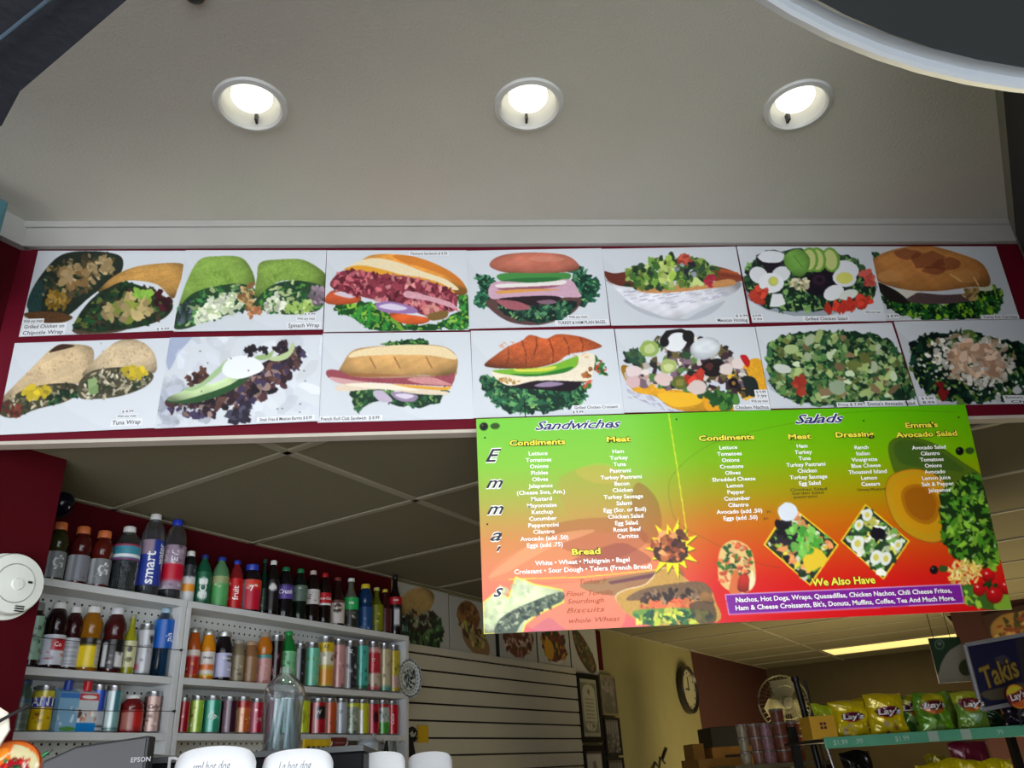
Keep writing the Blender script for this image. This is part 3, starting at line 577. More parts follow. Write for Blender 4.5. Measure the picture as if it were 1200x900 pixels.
PX = {'A': (0, 280, 3.75), 'B': (180, 280, 3.914), 'C': (370, 285, 4.184), 'D': (540, 285, 4.285), 'E': (700, 280, 4.286), 'F': (860, 280, 4.389), 'G': (1010, 280, 4.389)}
PRINTS = [
 ('A', [(168,52),(818,52),(765,402),(82,430)], p_chipotle, 'picture of two halves of a dark grilled chicken chipotle wrap, top row', [((95,372,298,428), 'Grilled Chicken on|Chipotle Wrap'), ((100,352,198,372), 'With any meat'), ((690,388,748,404), '$ 9.99')]),
 ('B', [(148,52),(793,52),(775,415),(90,425)], p_spinach, 'picture of a bright green spinach wrap cut in two, top row', [((612,382,768,412), 'Spinach Wrap'), ((655,357,745,375), 'With any meat'), ((690,338,745,352), '$ 9.99')]),
 ('C', [(55,35),(740,35),(752,425),(38,435)], p_pastrami, 'picture of a pastrami roll with red onion and tomato, top row', [((458,42,655,62), 'Pastrami Sandwich $ 9.99')]),
 ('D', [(25,38),(705,25),(750,412),(25,430)], p_hamswiss, 'picture of a brown bagel sandwich with ham and cheese, top row', [((472,385,742,412), 'TURKEY & HAM PLAIN BAGEL'), ((535,360,640,380), 'With any meat')]),
 ('E', [(20,50),(695,38),(765,425),(70,435)], p_hotdog, 'picture of a loaded hot dog in a white paper tray, top row', [((592,396,765,422), 'Mexican Hotdog'), ((690,378,765,396), '$ 6.99')]),
 ('F', [(15,38),(700,38),(785,422),(95,430)], p_chickensalad, 'picture of a salad with egg halves, olives and fanned avocado, top row', [((355,398,595,426), 'Grilled Chicken Salad'), ((670,370,758,388), 'With any meat'), ((85,388,150,424), '$ 9.99|7.99')]),
 ('G', [(42,38),(690,38),(812,412),(118,420)], p_torta, 'picture of a browned round torta bun over lettuce, top row, far right', [((612,390,812,414), 'Torta De Carnitas'), ((125,385,190,408), '$ 8.99')]),
 ('A', [(65,458),(748,435),(685,830),(-18,862)], p_tuna, 'picture of a pale tuna wrap cut in two, bottom row, far left', [((488,792,625,822), 'Tuna Wrap'), ((512,772,605,788), 'With any meat'), ((535,752,590,768), '$ 8.99')]),
 ('B', [(75,452),(775,440),(758,835),(5,870)], p_steak, 'picture of avocado slices and sour cream on dark chopped steak, bottom row', [((480,812,740,838), 'Steak Fries & Mexican Burrito $ 8.99')]),
 ('C', [(35,442),(757,435),(775,860),(8,880)], p_frenchroll, 'picture of a long club roll with ham, cheese and onion, bottom row', [((10,846,330,874), 'French Roll Club Sandwich  $ 8.99')]),
 ('D', [(50,440),(768,430),(822,855),(65,878)], p_croissant, 'picture of a golden croissant with chicken and avocado, bottom row', [((560,812,800,836), 'Grilled Chicken Croissant'), ((560,838,620,858), '$ 9.99')]),
 ('E', [(88,452),(790,442),(872,860),(135,872)], p_nachos, 'picture of nachos with olives and cream in a tray, bottom row', [((682,832,872,862), 'Chicken Nachos'), ((765,804,860,826), 'With any meat'), ((790,758,862,802), '$ 9.99|7.99')]),
 ('F', [(110,452),(812,430),(953,860),(190,872)], p_avosalad, 'picture of a wide chopped green avocado salad, bottom row', [((665,832,945,864), "Emma's Avocado Salad"), ((520,840,660,864), 'Price $ 7.99')]),
 ('G', [(165,425),(905,412),(1052,845),(298,855)], p_house, 'picture of a chicken salad with white cheese crumbs, bottom row, far right', [((725,805,990,850), "Emma's House Salad|Chicken"), ((298,812,378,852), '$ 9.99|8.99')]),
]
def plane_fn(K, nrm, M=None):
    def f(x, y, z=0): return tuple(bil(K, x, y)+nrm*(.0012+z))
    return f
PAPER = mat('white_label_paper', (226, 228, 232), .5)
for i, (cr, cor, fn, lab, caps) in enumerate(PRINTS):
    ox, oy, k = PX[cr]
    bg = (206, 211, 218) if fn not in (p_house, p_torta) else (196, 200, 206)
    cv = Cv(210, 125, bg, cor)
    cv.S([cor[0], cor[1], cor[2], ((cor[2][0]+cor[3][0])/2, cor[2][1]-60)], (214, 219, 226), a=.5)
    fn(cv)
    K = [on_y(ox+x/k, oy+y/k, YF-.004-.0022*(i % 3)) for x, y in cor]
    o, K0, nr = sheet('food_poster', K, cv)
    tag(o, lab, 'poster', 'food pictures on the fascia')
    Hm = homog(cor, [(0, 0), (1, 0), (1, 1), (0, 1)]); wid = np.linalg.norm(K0[1]-K0[0]); hei = np.linalg.norm(K0[3]-K0[0])
    for (x0, y0, x1, y1), txt in caps:
        q = [Hm @ np.array([x, y, 1]) for x, y in ((x0, y0), (x1, y0), (x1, y1), (x0, y1))]; q = [np.clip((a[0]/a[2], a[1]/a[2]), .0, .999) for a in q]
        u0, u1 = (q[0][0]+q[3][0])/2, (q[1][0]+q[2][0])/2; v0, v1 = (q[0][1]+q[1][1])/2, (q[2][1]+q[3][1])/2
        P = [Vector(bil(K0, u, v)+nr*.0006) for u, v in ((u0, v0), (u1, v0), (u1, v1), (u0, v1))]
        c = MB().prism(P[::-1], tuple(nr*.0004)).build('caption', PAPER, o)
        L = Letters(); rows = txt.split('|')
        for r, tx in enumerate(rows):
            vc = v0+(v1-v0)*(r+.5)/len(rows); uc = (u0+u1)/2; hh = (v1-v0)*hei/len(rows)
            def f(x, y, z, uc=uc, vc=vc): return tuple(bil(K0, uc+x/wid, vc-y/hei)+nr*.0015)
            L.put(tx, f, hh*.85, (40, 42, 60), bold=.01, width=(u1-u0)*wid*(.9 if len(tx) > 9 or len(rows) == 1 else .75))
        L.build(c)
# ================================================================ THE HANGING MENU SIGN
SC = [(558, 491), (1131, 474), (1186, 714), (567, 743)]
cv = Cv(600, 252, (120, 180, 40), SC)
def ramp(st, t): return np.stack([np.interp(t, [a for a, _ in st], [c[j] for _, c in st]) for j in range(3)], -1)
tv = np.linspace(0, 1, cv.h); uu = np.clip((np.linspace(0, 1, cv.w)-.30)/.14, 0, 1)[None, :, None]
gl = ramp([(0,(118,200,66)),(.25,(132,194,60)),(.42,(166,168,66)),(.6,(206,134,70)),(.8,(228,122,92)),(1,(226,98,100))], tv)  # left print colours, lightened with a whitish glare painted in
gr = ramp([(0,(92,184,4)),(.25,(122,178,0)),(.42,(164,148,0)),(.55,(198,112,0)),(.7,(212,72,8)),(.85,(214,22,18)),(1,(214,8,20))], tv)
cv.a[:] = gl[:, None]*(1-uu)+gr[:, None]*uu
def Q(x0, y0, k, *p): return [(x0+a/k, y0+b/k) for a, b in p]
c8 = lambda *p: Q(555, 480, 3.396, *p)
cA = lambda *p: Q(780, 470, 3.4636, *p)
cB = lambda *p: Q(980, 470, 3.4636, *p)
c7 = lambda *p: Q(760, 590, 6, *p)
cv.S(c8((60,680),(120,600),(300,520),(560,500),(700,560),(720,680),(400,690),(150,690)), (226,140,96), a=.45)
cv.S(c8((350,270),(480,230),(600,260),(690,330),(700,440),(560,470),(400,440),(340,350)), (196,140,70), a=.30)
cv.S(c8((400,250),(520,220),(610,290),(480,300)), (236,170,90), a=.25)
cv.S(c8((640,300),(720,360),(740,480),(680,540),(620,440)), (120,60,30), a=.35)
cv.S(c8((330,460),(560,440),(690,520),(560,600),(400,580),(300,520)), (150,70,50), a=.35)
cv.S(c8((60,670),(200,560),(340,500),(480,490),(300,560),(140,650)), (240,170,120), a=.5)
cv.S(c8((380,610),(560,540),(640,560),(700,610),(560,640),(420,640)), (120,50,50), a=.4)
cv.S(c8((200,720),(560,690),(600,760),(560,880),(300,890),(180,830)), (236,150,104), a=.55)
cv.S(c8((420,700),(700,650),(820,640),(800,720),(560,745)), (96,104,60), a=.5)
cv.poly(c8((530,690),(740,650),(740,668),(540,700)), (90,40,70), a=.7)
cv.line(c8((140,680),(430,672),(760,640)), 1.0, (236,226,60))
cv.line(c8((768,18),(800,220),(832,440),(850,560)), 1.1, (228,226,40))
# wrap with a yellow outline, lower left
o = c8((42,892),(42,770),(85,735),(140,752),(168,672),(240,700),(350,722),(355,768),(245,820),(205,852),(192,888))
cv.poly(o, (206,214,170), sh=(1.05,.95)); cv.line(o+[o[0]], 1.5, (240,230,70))
cv.bits(c8((50,880),(60,780),(150,700),(230,710),(150,780)), 60, (2,5), [(196,208,160),(214,222,186),(180,196,150)], 1.7, a=.6)
cv.S(c8((85,890),(110,830),(200,780),(340,730),(348,765),(240,812),(190,850),(160,892)), (70,86,70), tex=.4)
cv.bits(c8((90,885),(120,830),(220,775),(340,735),(330,770),(190,845)), 110, (1,3), [(120,136,110),(40,56,50),(160,170,140),(90,100,80)], 2)
cv.S(c8((220,890),(290,830),(330,850),(360,885)), (190,90,130), a=.5)
# large sandwich, lower middle
o = c8((560,750),(600,722),(680,700),(740,640),(800,650),(850,690),(900,700),(935,720),(952,760),(960,845),(700,858),(640,835),(590,800))
cv.S([(a-.6, b-.8) for a, b in o], (250,236,190)); cv.S(o, (196,150,70), tex=.15)
cv.S(c8((600,760),(660,720),(760,700),(900,690),(940,740),(860,760),(700,760)), (120,90,60), tex=.3)
cv.bits(c8((620,760),(700,730),(860,720),(900,760),(760,775)), 60, (2,4.5), [(70,44,34),(150,120,90),(46,30,24)], 1.8)
cv.bits(c8((640,800),(700,770),(840,765),(880,790),(760,810)), 50, (2,5), [(220,100,60),(236,130,70),(200,80,50)], 1.7)
cv.S(c8((640,800),(800,790),(900,800),(860,830),(700,850),(640,830)), (110,150,60), tex=.25)
cv.bits(c8((640,820),(780,800),(920,800),(900,850),(680,855)), 80, (2,4.5), [(190,200,60),(60,110,60),(220,210,90),(30,80,50)], 1.8)
cv.S(c8((885,725),(930,735),(950,770),(930,775),(900,760)), (150,104,56), sh=(1.1,.8)); cv.S(c8((850,775),(940,770),(955,840),(890,850)), (60,44,38), a=.7)
# starburst
pts = []
for i in range(28):
    a = i*math.pi/14; r = 17 if i % 2 else (33 if i % 4 else 27); pts.append((786+r*math.cos(a), 645+r*1.1*math.sin(a)))
cv.poly([(a+.7, b+.9) for a, b in pts], (70,60,20)); cv.poly(pts, (250,232,20))
cv.E(784, 648, 19, 15, (66,36,26), jag=.12); cv.bits(c7((10,270),(100,220),(220,220),(270,330),(230,400),(60,390)), 60, (2,5), [(196,110,60),(150,70,40),(90,50,30),(220,150,90),(60,30,26)], 1.5)
# hot dog
o = cA((212,740),(205,660),(220,600),(270,572),(330,600),(352,660),(355,740),(320,780),(260,778)); cv.S(o, (226,190,120)); 
cv.bits(cA((220,740),(215,640),(250,585),(320,600),(345,690),(300,720)), 90, (1.6,4), [(60,110,40),(226,110,70),(220,180,120),(40,80,40),(200,80,50)], 1.6)
cv.S(cA((250,780),(265,700),(285,700),(300,779)), (216,110,60)); cv.S(cA((285,770),(290,720),(320,705),(335,750),(320,778)), (176,40,30), sh=(1.2,.8)); cv.S(cA((330,770),(340,690),(355,740)), (240,226,180))
# diamonds
def diamond(o, fn):
    e = np.array(o); m = e.mean(0); cv.poly(m+(e-m)*1.08, (246,214,50)); cv.poly(m+(e-m)*1.02, (60,50,20)); cv.poly(e, (40,50,40)); fn(m+(e-m)*.93)
def f1(e):
    cv.bits(e, 170, (2,5), [(30,26,30),(90,160,60),(130,190,80),(206,210,180),(220,200,60),(230,150,90),(40,60,36)], 1.6, spline=False)
    cv.bits(cA((440,520),(500,500),(530,540),(470,600)), 40, (2,5), [(24,20,26),(40,34,44)], 1.6); cv.S(cA((550,610),(600,600),(650,650),(600,690),(560,690)), (236,200,50)); cv.bits(cA((490,540),(560,520),(620,570),(540,640)), 40, (2.5,5), [(80,170,60),(130,200,90)], 1.6)
diamond(cA((500,440),(685,590),(575,742),(400,590)), f1)
cv.E(780+488/3.4636, 470+458/3.4636, 12, 11, (222,228,236), jag=.05)
def f2(e):
    cv.bits(e, 170, (2,5.5), [(60,110,50),(200,214,170),(236,236,220),(120,170,80),(210,206,90),(40,70,40)], 1.7, spline=False)
    for x, y, r in ((120,470,20),(85,510,18),(80,585,26),(155,640,24),(195,645,22),(245,590,18)): cv.E(980+x/3.46, 470+y/3.46, r/3.46, r/3.46*1.3, (232,236,226), rot=.4); cv.E(980+x/3.46, 470+y/3.46, r/7, r/6, (220,206,90))
    cv.E(980+165/3.46, 470+545/3.46, 9, 9, (22,16,30), jag=.3)
diamond(cB((115,437),(283,575),(182,718),(20,575)), f2)
# avocado
cv.S(cB((205,200),(225,160),(300,150),(400,180),(520,260),(600,320),(640,420),(560,560),(420,580),(280,520),(215,420),(240,330),(220,270)), (74,100,24), a=.92)
cv.S(cB((230,180),(300,165),(400,200),(520,290),(400,280),(260,260)), (54,84,30), a=.6)
o = cB((195,390),(210,320),(270,288),(350,288),(430,330),(480,420),(470,520),(410,578),(320,565),(235,500)); cv.S(o, (206,140,20)); m = np.mean(o, 0)
for k, col in ((.93,(196,150,20)),(.8,(206,146,12)),(.55,(176,110,8)),(.45,(160,92,6))): cv.S(m+(np.array(o)-m)*k, col)
cv.line(list(map(tuple, spl(o)))+[tuple(spl(o)[0])], .9, (110,90,20), a=.7)
cv.leafy(cB((430,380),(500,330),(560,305),(600,360),(620,450),(650,560),(672,650),(600,680),(500,650),(450,610),(425,520)), (70,130,30), (130,180,50), (22,50,16), 170, (2,6), 3)
cv.bits(cB((450,680),(500,655),(570,660),(590,710),(540,745),(470,740)), 110, (1.2,3), [(240,206,110),(226,180,80),(250,226,150)], 3.2)
cv.S(cB((500,760),(560,750),(660,800),(725,790),(728,846),(560,835)), (60,96,30)); cv.bits(cB((510,770),(560,760),(600,820),(540,825)), 16, (2,5), [(150,190,60),(60,110,40)], 1.6); cv.S(cB((640,820),(700,770),(722,800),(726,846),(650,846)), (130,170,50))
for x, y, r in ((577,765,27),(615,712,26),(688,755,30),(640,785,36)): cv.E(980+x/3.46, 470+y/3.46, r/3.46, r/3.46, (196,14,20), sh=(1.15,.7)); cv.E(980+(x-8)/3.46, 470+(y-10)/3.46, 1.6, 1.2, (250,190,180))
cv.bits(cB((600,740),(650,735),(650,755),(610,755)), 8, (1.5,3), [(20,60,20)], 2)
for fnc, a, b in ((cB,(392,690),(430,685)),(cB,(500,210),(542,208)),(c8,(42,70),(86,68))):
    (x, y), (x2, y2) = fnc(a, b); cv.E(x2, y2, 5.5, 4, (50,80,30), jag=.05); cv.E(x, y, 5, 5, (14,14,16)); cv.E(x-1.5, y-1.6, 1, 1, (120,124,120))
# banner
B_ = [(848,698),(1124,686),(1128,706.5),(852,719.5)]; b = np.array(B_); m = b.mean(0); cv.poly([(847,697),(1125,685),(1129,707.5),(851,720.5)], (220,170,220)); cv.poly(B_, (124,30,150))
for pts_ in (cA((5,390),(20,310),(140,200),(300,140),(500,95),(760,58)), cA((5,390),(40,500),(160,570),(350,660),(480,685)), cB((0,52),(250,40),(525,50))): cv.line(spl(pts_+pts_[::-1], 4)[:len(pts_)*4-4], .5, (70,90,20), a=.55)
TH = math.radians(0)
K = [on_y(x, y, YF-.055) for x, y in SC]
t = thing('menu_sign', 'large green to red menu sign listing sandwiches and salads, hung below the food pictures', 'sign', tuple((Vector(K[2])+Vector(K[3]))/2))
o, K0, nr = sheet('printed_board', K, cv, None, .006, .3); o.parent = t; o.location = (0, 0, 0)
Hs = homog(SC, [(0, 0), (1, 0), (1, 1), (0, 1)]); wid = np.linalg.norm(K0[1]-K0[0]); hei = np.linalg.norm(K0[3]-K0[0])
def at(px, py):
    q = Hs @ np.array([px, py, 1]); u, v = q[0]/q[2], q[1]/q[2]
    def f(x, y, z=0): return tuple(bil(K0, u+x/wid, v-y/hei)+nr*(.0014+z))
    return f
def pw(px, py, w_): return np.linalg.norm(np.array(at(px+w_/2, py)(0, 0))-np.array(at(px-w_/2, py)(0, 0)))
WH, YE, BK, PU = (250,250,246), (246,232,70), (20,22,40), (30,30,110)
La = Letters()
def row(p, tx, size=.0156, col=WH, out=(60,90,20), wx=None, bold=.022, shear=0, ow=.05, width=None):
    f = at(*p); wd = pw(*p, width) if width else None
    if wd is None:
        v, _ = text_geo(tx, bold, shear); wd = (v[:, 0].max()-v[:, 0].min())*size*(wx or 1.1)
    if out is not None: La.put(tx, f, size, out, bold+ow, shear, width=wd*1.015, z=0)
    La.put(tx, f, size, col, bold, shear, width=wd, z=.0008)
def rows(fn, xs, ys, txs, **k):
    for i, tx in enumerate(txs):
        x = xs[0]+(xs[1]-xs[0])*i/(len(txs)-1); y = ys[i] if len(ys) > 2 else ys[0]+(ys[1]-ys[0])*i/(len(txs)-1)
        row(fn((x, y))[0], tx, **k)
rows(c8, (253, 280), (180, 547), ['Lettuce','Tomatoes','Onions','Pickles','Olives','Jalapenos','(Cheese Sws, Am.)','Mustard','Mayonnaise','Ketchup','Cucumber','Pepperocini','Cilantro','Avocado (add .50)','Eggs (add .75)'], out=None)
rows(c8, (568, 607), (172, 512), ['Ham','Turkey','Tuna','Pastrami','Turkey Pastrami','Bacon','Chicken','Turkey Sausage','Salami','Egg (Scr. or Boil)','Chicken Salad','Egg Salad','Roast Beef','Carnitas'], out=None)
rows(cA, (245, 295), (194, 483), ['Lettuce','Tomatoes','Onions','Croutons','Olives','Shredded Cheese','Lemon','Pepper','Cucumber','Cilantro','Avocado (add .50)','Eggs (add .50)'], out=None)
rows(cA, (545, 577), (188, 342), ['Ham','Turkey','Tuna','Turkey Pastrami','Chicken','Turkey Sausage','Egg Salad'], out=None)
rows(cB, (95, 133), (194, 345), ['Ranch','Italian','Vinaigrette','Blue Cheese','Thousand Island','Lemon','Caesars'], out=None)
rows(cB, (372, 415), (194, 370), ['Avocado Salad','Cilantro','Tomatoes','Onions','Avocado','Lemon Juice','Salt & Pepper','Jalapenos'], out=None)
for fn, p, tx, w_ in ((c8,(250,135),'Condiments',65),(c8,(570,122),'Meat',28),(c8,(442,573),'Bread',34),(cA,(238,153),'Condiments',66),(cA,(535,149),'Meat',27),(cB,(68,140),'Dressing',46),(cB,(342,101),"Emma's",39),(cB,(362,139),'Avocado Salad',74)):
    row(fn(p)[0], tx, .0215, YE, (50,40,10), bold=.03, width=w_, ow=.07)
row((986, 682.5), 'We Also Have', .026, YE, (60,50,10), bold=.03, width=78, ow=.05)
row(c8((428,612))[0], 'White \u2022 Wheat \u2022 Multigrain \u2022 Bagel', .0165, out=None, width=113)
row(c8((432,642))[0], 'Croissant \u2022 Sour Dough \u2022 Telera (French Bread)', .0165, out=None, width=165)
row((987.5, 698.5), 'Nachos, Hot Dogs, Wraps, Quesadillas, Chicken Nachos, Chili Cheese Fritos,', .0165, out=None, width=266)
row((989.5, 707.5), "Ham & Cheese Croissants, Blt's, Donuts, Muffins, Coffee, Tea And Much More.", .0165, out=None, width=271)
row(c8((410,62))[0], 'Sandwiches', .036, PU, WH, bold=.012, shear=.45, width=100, ow=.05)
row(cA((615,74))[0], 'Salads', .038, PU, WH, bold=.015, shear=.45, width=58, ow=.05)
for ch, p, w_, sz in (('E',(78,188),19,.052),('m',(82,297),20,.045),('m',(85,402),20,.045),('a',(88,507),14,.045),("'",(100,580),5,.045),('s',(97,725),12,.045)):
    row(c8(p)[0], ch, sz, BK, WH, bold=.01, shear=.45, width=w_, ow=.06)
for p, tx, w_ in (((470,690),'Turkey P',32),((455,735),'Flour Tortilla',56),((440,765),'Sourdough',44),((440,800),'Biscuits',46),((475,838),'whole Wheat',62)):
    row(c8(p)[0], tx, .017, (170,80,40), None, bold=-.005, shear=.3, width=w_)
for p, tx, w_ in (((572,367),'Chicken Salad',44),((568,382),'Garden Salad',38),((560,397),'pastrami',28)): row(cA(p)[0], tx, .0105, (50,44,20), None, bold=0, width=w_)
row(cB((136,367))[0], 'Honey Mustard', .0105, (70,40,10), None, bold=0, width=34)
for p in ((412,456),(400,484)): row(cA(p)[0], 'pc.', .011, (60,30,10), None, bold=0, width=6)
La.build(t)
m = MB()
for x, y in ((568,514),(571,617),(1123,490),(1010,494),(790,492)):
    m.lathe([(0,-.003),(.002,-.002),(.0025,0)], 10, c=at(x, y)(0, 0), axis='y')
m.build('screw', mat('dark_steel', (60,60,60), .4, .8), t)
for x in (.1, .5, .9):
    a = bil(K0, x, .01)-nr*.008; MB().tube([a, a+np.array([0, .04, .0]), a+np.array([0, .042, .10])], .0016).build('hanging_wire', mat('dark_steel', (60,60,60), .4, .8), t)
# ================================================================ THE DRINK SHELVES
ZT, ZM, ZB = .612, .362, .191; QF = 2.42
def peg_mat():
    m = mat('pegboard', (206, 208, 204), .5, vary=.04); nt = m.node_tree; b = nt.nodes['Principled BSDF']
    tc = nt.nodes.new('ShaderNodeTexCoord'); mp = nt.nodes.new('ShaderNodeVectorMath'); mp.operation = 'MULTIPLY'; mp.inputs[1].default_value = (39.37,)*3
    fr = nt.nodes.new('ShaderNodeVectorMath'); fr.operation = 'FRACTION'; sb = nt.nodes.new('ShaderNodeVectorMath'); sb.operation = 'SUBTRACT'; sb.inputs[1].default_value = (.5, .5, .5)
    ml = nt.nodes.new('ShaderNodeVectorMath'); ml.operation = 'MULTIPLY'; ml.inputs[1].default_value = (1, 0, 1); ln = nt.nodes.new('ShaderNodeVectorMath'); ln.operation = 'LENGTH'
    gt = nt.nodes.new('ShaderNodeMath'); gt.operation = 'LESS_THAN'; gt.inputs[1].default_value = .15; mx = nt.nodes.new('ShaderNodeMix'); mx.data_type = 'RGBA'
    k = nt.links.new; k(tc.outputs['Object'], mp.inputs[0]); k(mp.outputs[0], fr.inputs[0]); k(fr.outputs[0], sb.inputs[0]); k(sb.outputs[0], ml.inputs[0]); k(ml.outputs[0], ln.inputs[0]); k(ln.outputs['Value'], gt.inputs[0])
    src = b.inputs['Base Color'].links[0].from_socket; k(gt.outputs[0], mx.inputs[0]); k(src, mx.inputs[6]); mx.inputs[7].default_value = L4((24, 22, 20)); k(mx.outputs[2], b.inputs['Base Color']); return m
M_PEG = peg_mat()
M_STEEL = mat('dark_steel', (60, 60, 60), .4, .8)
def unit(s0, s1, label, boards):
    t = thing('shelf_unit', label, 'shelf', wp(s0, QF, 0), ROTW); W_ = s1-s0; D = .105
    MB().box(0, W_, D-.004, D, -.5, ZT-.02).build('pegboard', M_PEG, t)
    MB().box(0, .018, 0, D-.004, -.5, ZT-.022).build('side_panel', M_WHITE, t, bevel=.0015)
    MB().box(W_-.022, W_, 0, D-.004, -.5, ZT-.022).build('side_panel', M_WHITE, t, bevel=.0015)
    for i, z in enumerate(boards):
        a, b = (0, W_) if i == 0 else (.018, W_-.022)
        MB().box(a, b, -.002 if i == 0 else 0, D-.004, z-.022, z).build('shelf', M_WHITE, t, bevel=.0015)
    for z in ((ZM+.085, ZB+.065) if s0 < 1.5 else ()):
        MB().tube([(.012, -.004, z-.004), (W_*.5, -.0045, z-.007), (W_-.002, -.004, z)], .0011, 6).build('guard_wire', M_STEEL, t)
        MB().lathe([(0, -.009), (.004, -.007), (.004, 0)], 10, axis='y').build('screw', M_STEEL, t, loc=(W_-.005, 0, z))
    return t
unit(1.222, 1.828, 'narrow white pegboard shelf unit, left, beside the dark red wall', [ZT, ZM-.001, ZB])
unit(1.832, 3.045, 'wide white pegboard shelf unit, right, ending at the hung plate', [ZT, ZM, ZB])
# ---- bottles, cans and cartons
PROF = {
 'pet':   [(0,0),(.8,0),(.97,.02),(1,.07),(1,.20),(.96,.25),(.96,.50),(1,.55),(.98,.64),(.8,.76),(.5,.86),(.37,.90),(.36,.95)],
 'sport': [(0,0),(.88,0),(1,.04),(1,.50),(.90,.54),(.92,.58),(1,.63),(.97,.72),(.72,.82),(.54,.86),(.52,.91)],
 'juice': [(0,0),(.9,0),(1,.04),(1,.52),(.92,.55),(.93,.6),(1,.66),(.96,.75),(.7,.86),(.52,.90),(.5,.93)],
 'glass': [(0,0),(.94,0),(1,.03),(1,.52),(.9,.60),(.48,.74),(.36,.82),(.34,.95)],
 'water': [(0,0),(.9,0),(1,.03),(.96,.07),(1,.11),(.95,.16),(1,.21),(.95,.26),(1,.32),(1,.72),(.85,.82),(.5,.90),(.38,.93)],
 'tallw': [(0,0),(.9,0),(1,.02),(1,.70),(.94,.78),(.72,.87),(.42,.93),(.38,.95)],
 'jar':   [(0,0),(.93,0),(1,.04),(1,.60),(.97,.70),(.74,.84),(.66,.88),(.66,.93)],
 'can':   [(0,.012),(.7,.006),(.80,0),(1,.05),(1,.88),(.84,.965),(.88,1),(.82,1),(.79,.975),(0,.97)],
}
LAB = {'pet': (.25,.50), 'sport': (.06,.49), 'juice': (.06,.50), 'glass': (.10,.48), 'water': (.46,.70), 'tallw': (.12,.66), 'jar': (.08,.56), 'can': (.05,.88)}
CAPZ = {'pet': (.92,1,.44), 'sport': (.87,1,.62), 'juice': (.90,1,.60), 'glass': (.93,1,.42), 'water': (.91,1,.46), 'tallw': (.93,1,.46), 'jar': (.90,1,.76)}
M_BLAB = attr_mat('drink_label', .3, spec=.6)
M_CLAB = attr_mat('can_print', .22, metal=.1, spec=.8)
FACE = -1.9
def bodymat(col, kind):
    if kind == 'clear': return clear_mat('clear_pet_%d_%d_%d' % col, col, .35)
    return mat('liquid_%d_%d_%d' % col, col, .12, spec=.6)
def label_cv(base, items):
    c = Cv(64, 30, base)
    for it in items:
        k, col = it[0], it[-1]
        if k == 'band': c.poly([(0, it[1]), (1, it[1]), (1, it[2]), (0, it[2])], col)
        elif k == 'rect': c.poly([(it[1], it[3]), (it[2], it[3]), (it[2], it[4]), (it[1], it[4])], col)
        elif k == 'blob': c.E(it[1], it[2], it[3], it[4], col, jag=.08)
        elif k == 'dots': c.bits([(.2, it[1]), (.8, it[1]), (.8, it[2]), (.2, it[2])], it[3], (.012, .035), it[4], 1.2, .4, spline=False)
        elif k == 'lines':
            y = it[1]
            while y < it[2]: c.poly([(it[3], y), (it[4], y), (it[4], y+.018), (it[3], y+.018)], col); y += .06
    return c.out()
def drink(nm, label, cat, kind, px, yt, wpx, zs, body, bk, cap, lab=None, items=(), text=(), group=None, lz=None, yb=None, dq=0, turn=0):
    q = QF+.052+dq; ym = yt+20; s, _, zt = on_w(px, yt, q); s = on_w(px, (yt+(yb or yt+70))/2, q)[0]
    H = zt-zs; r = np.linalg.norm(np.array(wp(*on_w(px-wpx/2, ym+15, q)))-np.array(wp(*on_w(px+wpx/2, ym+15, q))))/2*.85
    r = min(r, .05); FACE = math.atan2(-q, -s*.8); t = thing(nm, label, cat, wp(s, q, zs+.0006), ROTW, group); n = 22
    pr = PROF[kind]
    o = MB().lathe([(a*r, b*H) for a, b in pr], n).build('can_body' if kind == 'can' else 'bottle', mat('can_aluminium', (176, 178, 182), .3, .9) if kind == 'can' else bodymat(body, bk), t)
    if kind != 'can':
        a, b, k = CAPZ[kind]; MB().lathe([(k*r, a*H), (k*r*1.02, a*H+.001), (k*r, b*H-.002), (k*r*.9, b*H), (0, b*H)], 18).build('cap', mat('cap_%d_%d_%d' % cap, cap, .4, .7 if cap == SIL else 0), t)
    if bk == 'clear' and kind not in ('can',):
        MB().lathe([(0, .004), (r*.9, .004), (r*.93, .62*H), (0, .62*H)], 16).build('water', clear_mat('water_fill', (214, 222, 228), .12), t)
    if lab is not None:
        a, b = lz or LAB[kind]; img = label_cv(lab, items); m = MB(); m.sm = True; cols = []
        nu, nv = 40, 20
        for j in range(nv+1):
            for i in range(nu+1):
                an = -math.pi+2*math.pi*i/nu+FACE+math.pi*2+turn; rr = r*(1.0+.012) if not (kind == 'pet') else r*1.0
                m.v.append((rr*math.cos(an), rr*math.sin(an), H*(b-(b-a)*j/nv))); cols.append(img[min(29, int(j/nv*29.9)), min(63, int(i/nu*63.9))])
        m.f = [(j*(nu+1)+i, (j+1)*(nu+1)+i, (j+1)*(nu+1)+i+1, j*(nu+1)+i+1) for j in range(nv) for i in range(nu)]
        lo = m.build('label', M_CLAB if kind == 'can' else M_BLAB, t, cols=np.array(cols))
        if text:
            L = Letters()
            for tx, v, size, col, *o_ in text:
                rot = math.pi/2 if 'v' in o_ else 0; rr = r*1.03; h0 = H*(b-(b-a)*v); off = next((x for x in o_ if isinstance(x, float)), 0)
                def f(x, y, z, rr=rr, h0=h0, off=off):
                    an = FACE+(x/rr)+off+turn; return (rr*math.cos(an), rr*math.sin(an), h0+y)
                w_ = None
                L.put(tx, f, size, col, bold=.02, rot=rot, shear=.25 if 'i' in o_ else 0)
            L.build(lo)
    return t
SIL = (190, 190, 188)
O, Wt, Bk, Bl, Gn, Rd, Ye = (206,110,60), (222,222,220), (18,16,18), (36,60,190), (20,120,60), (190,20,34), (214,190,40)
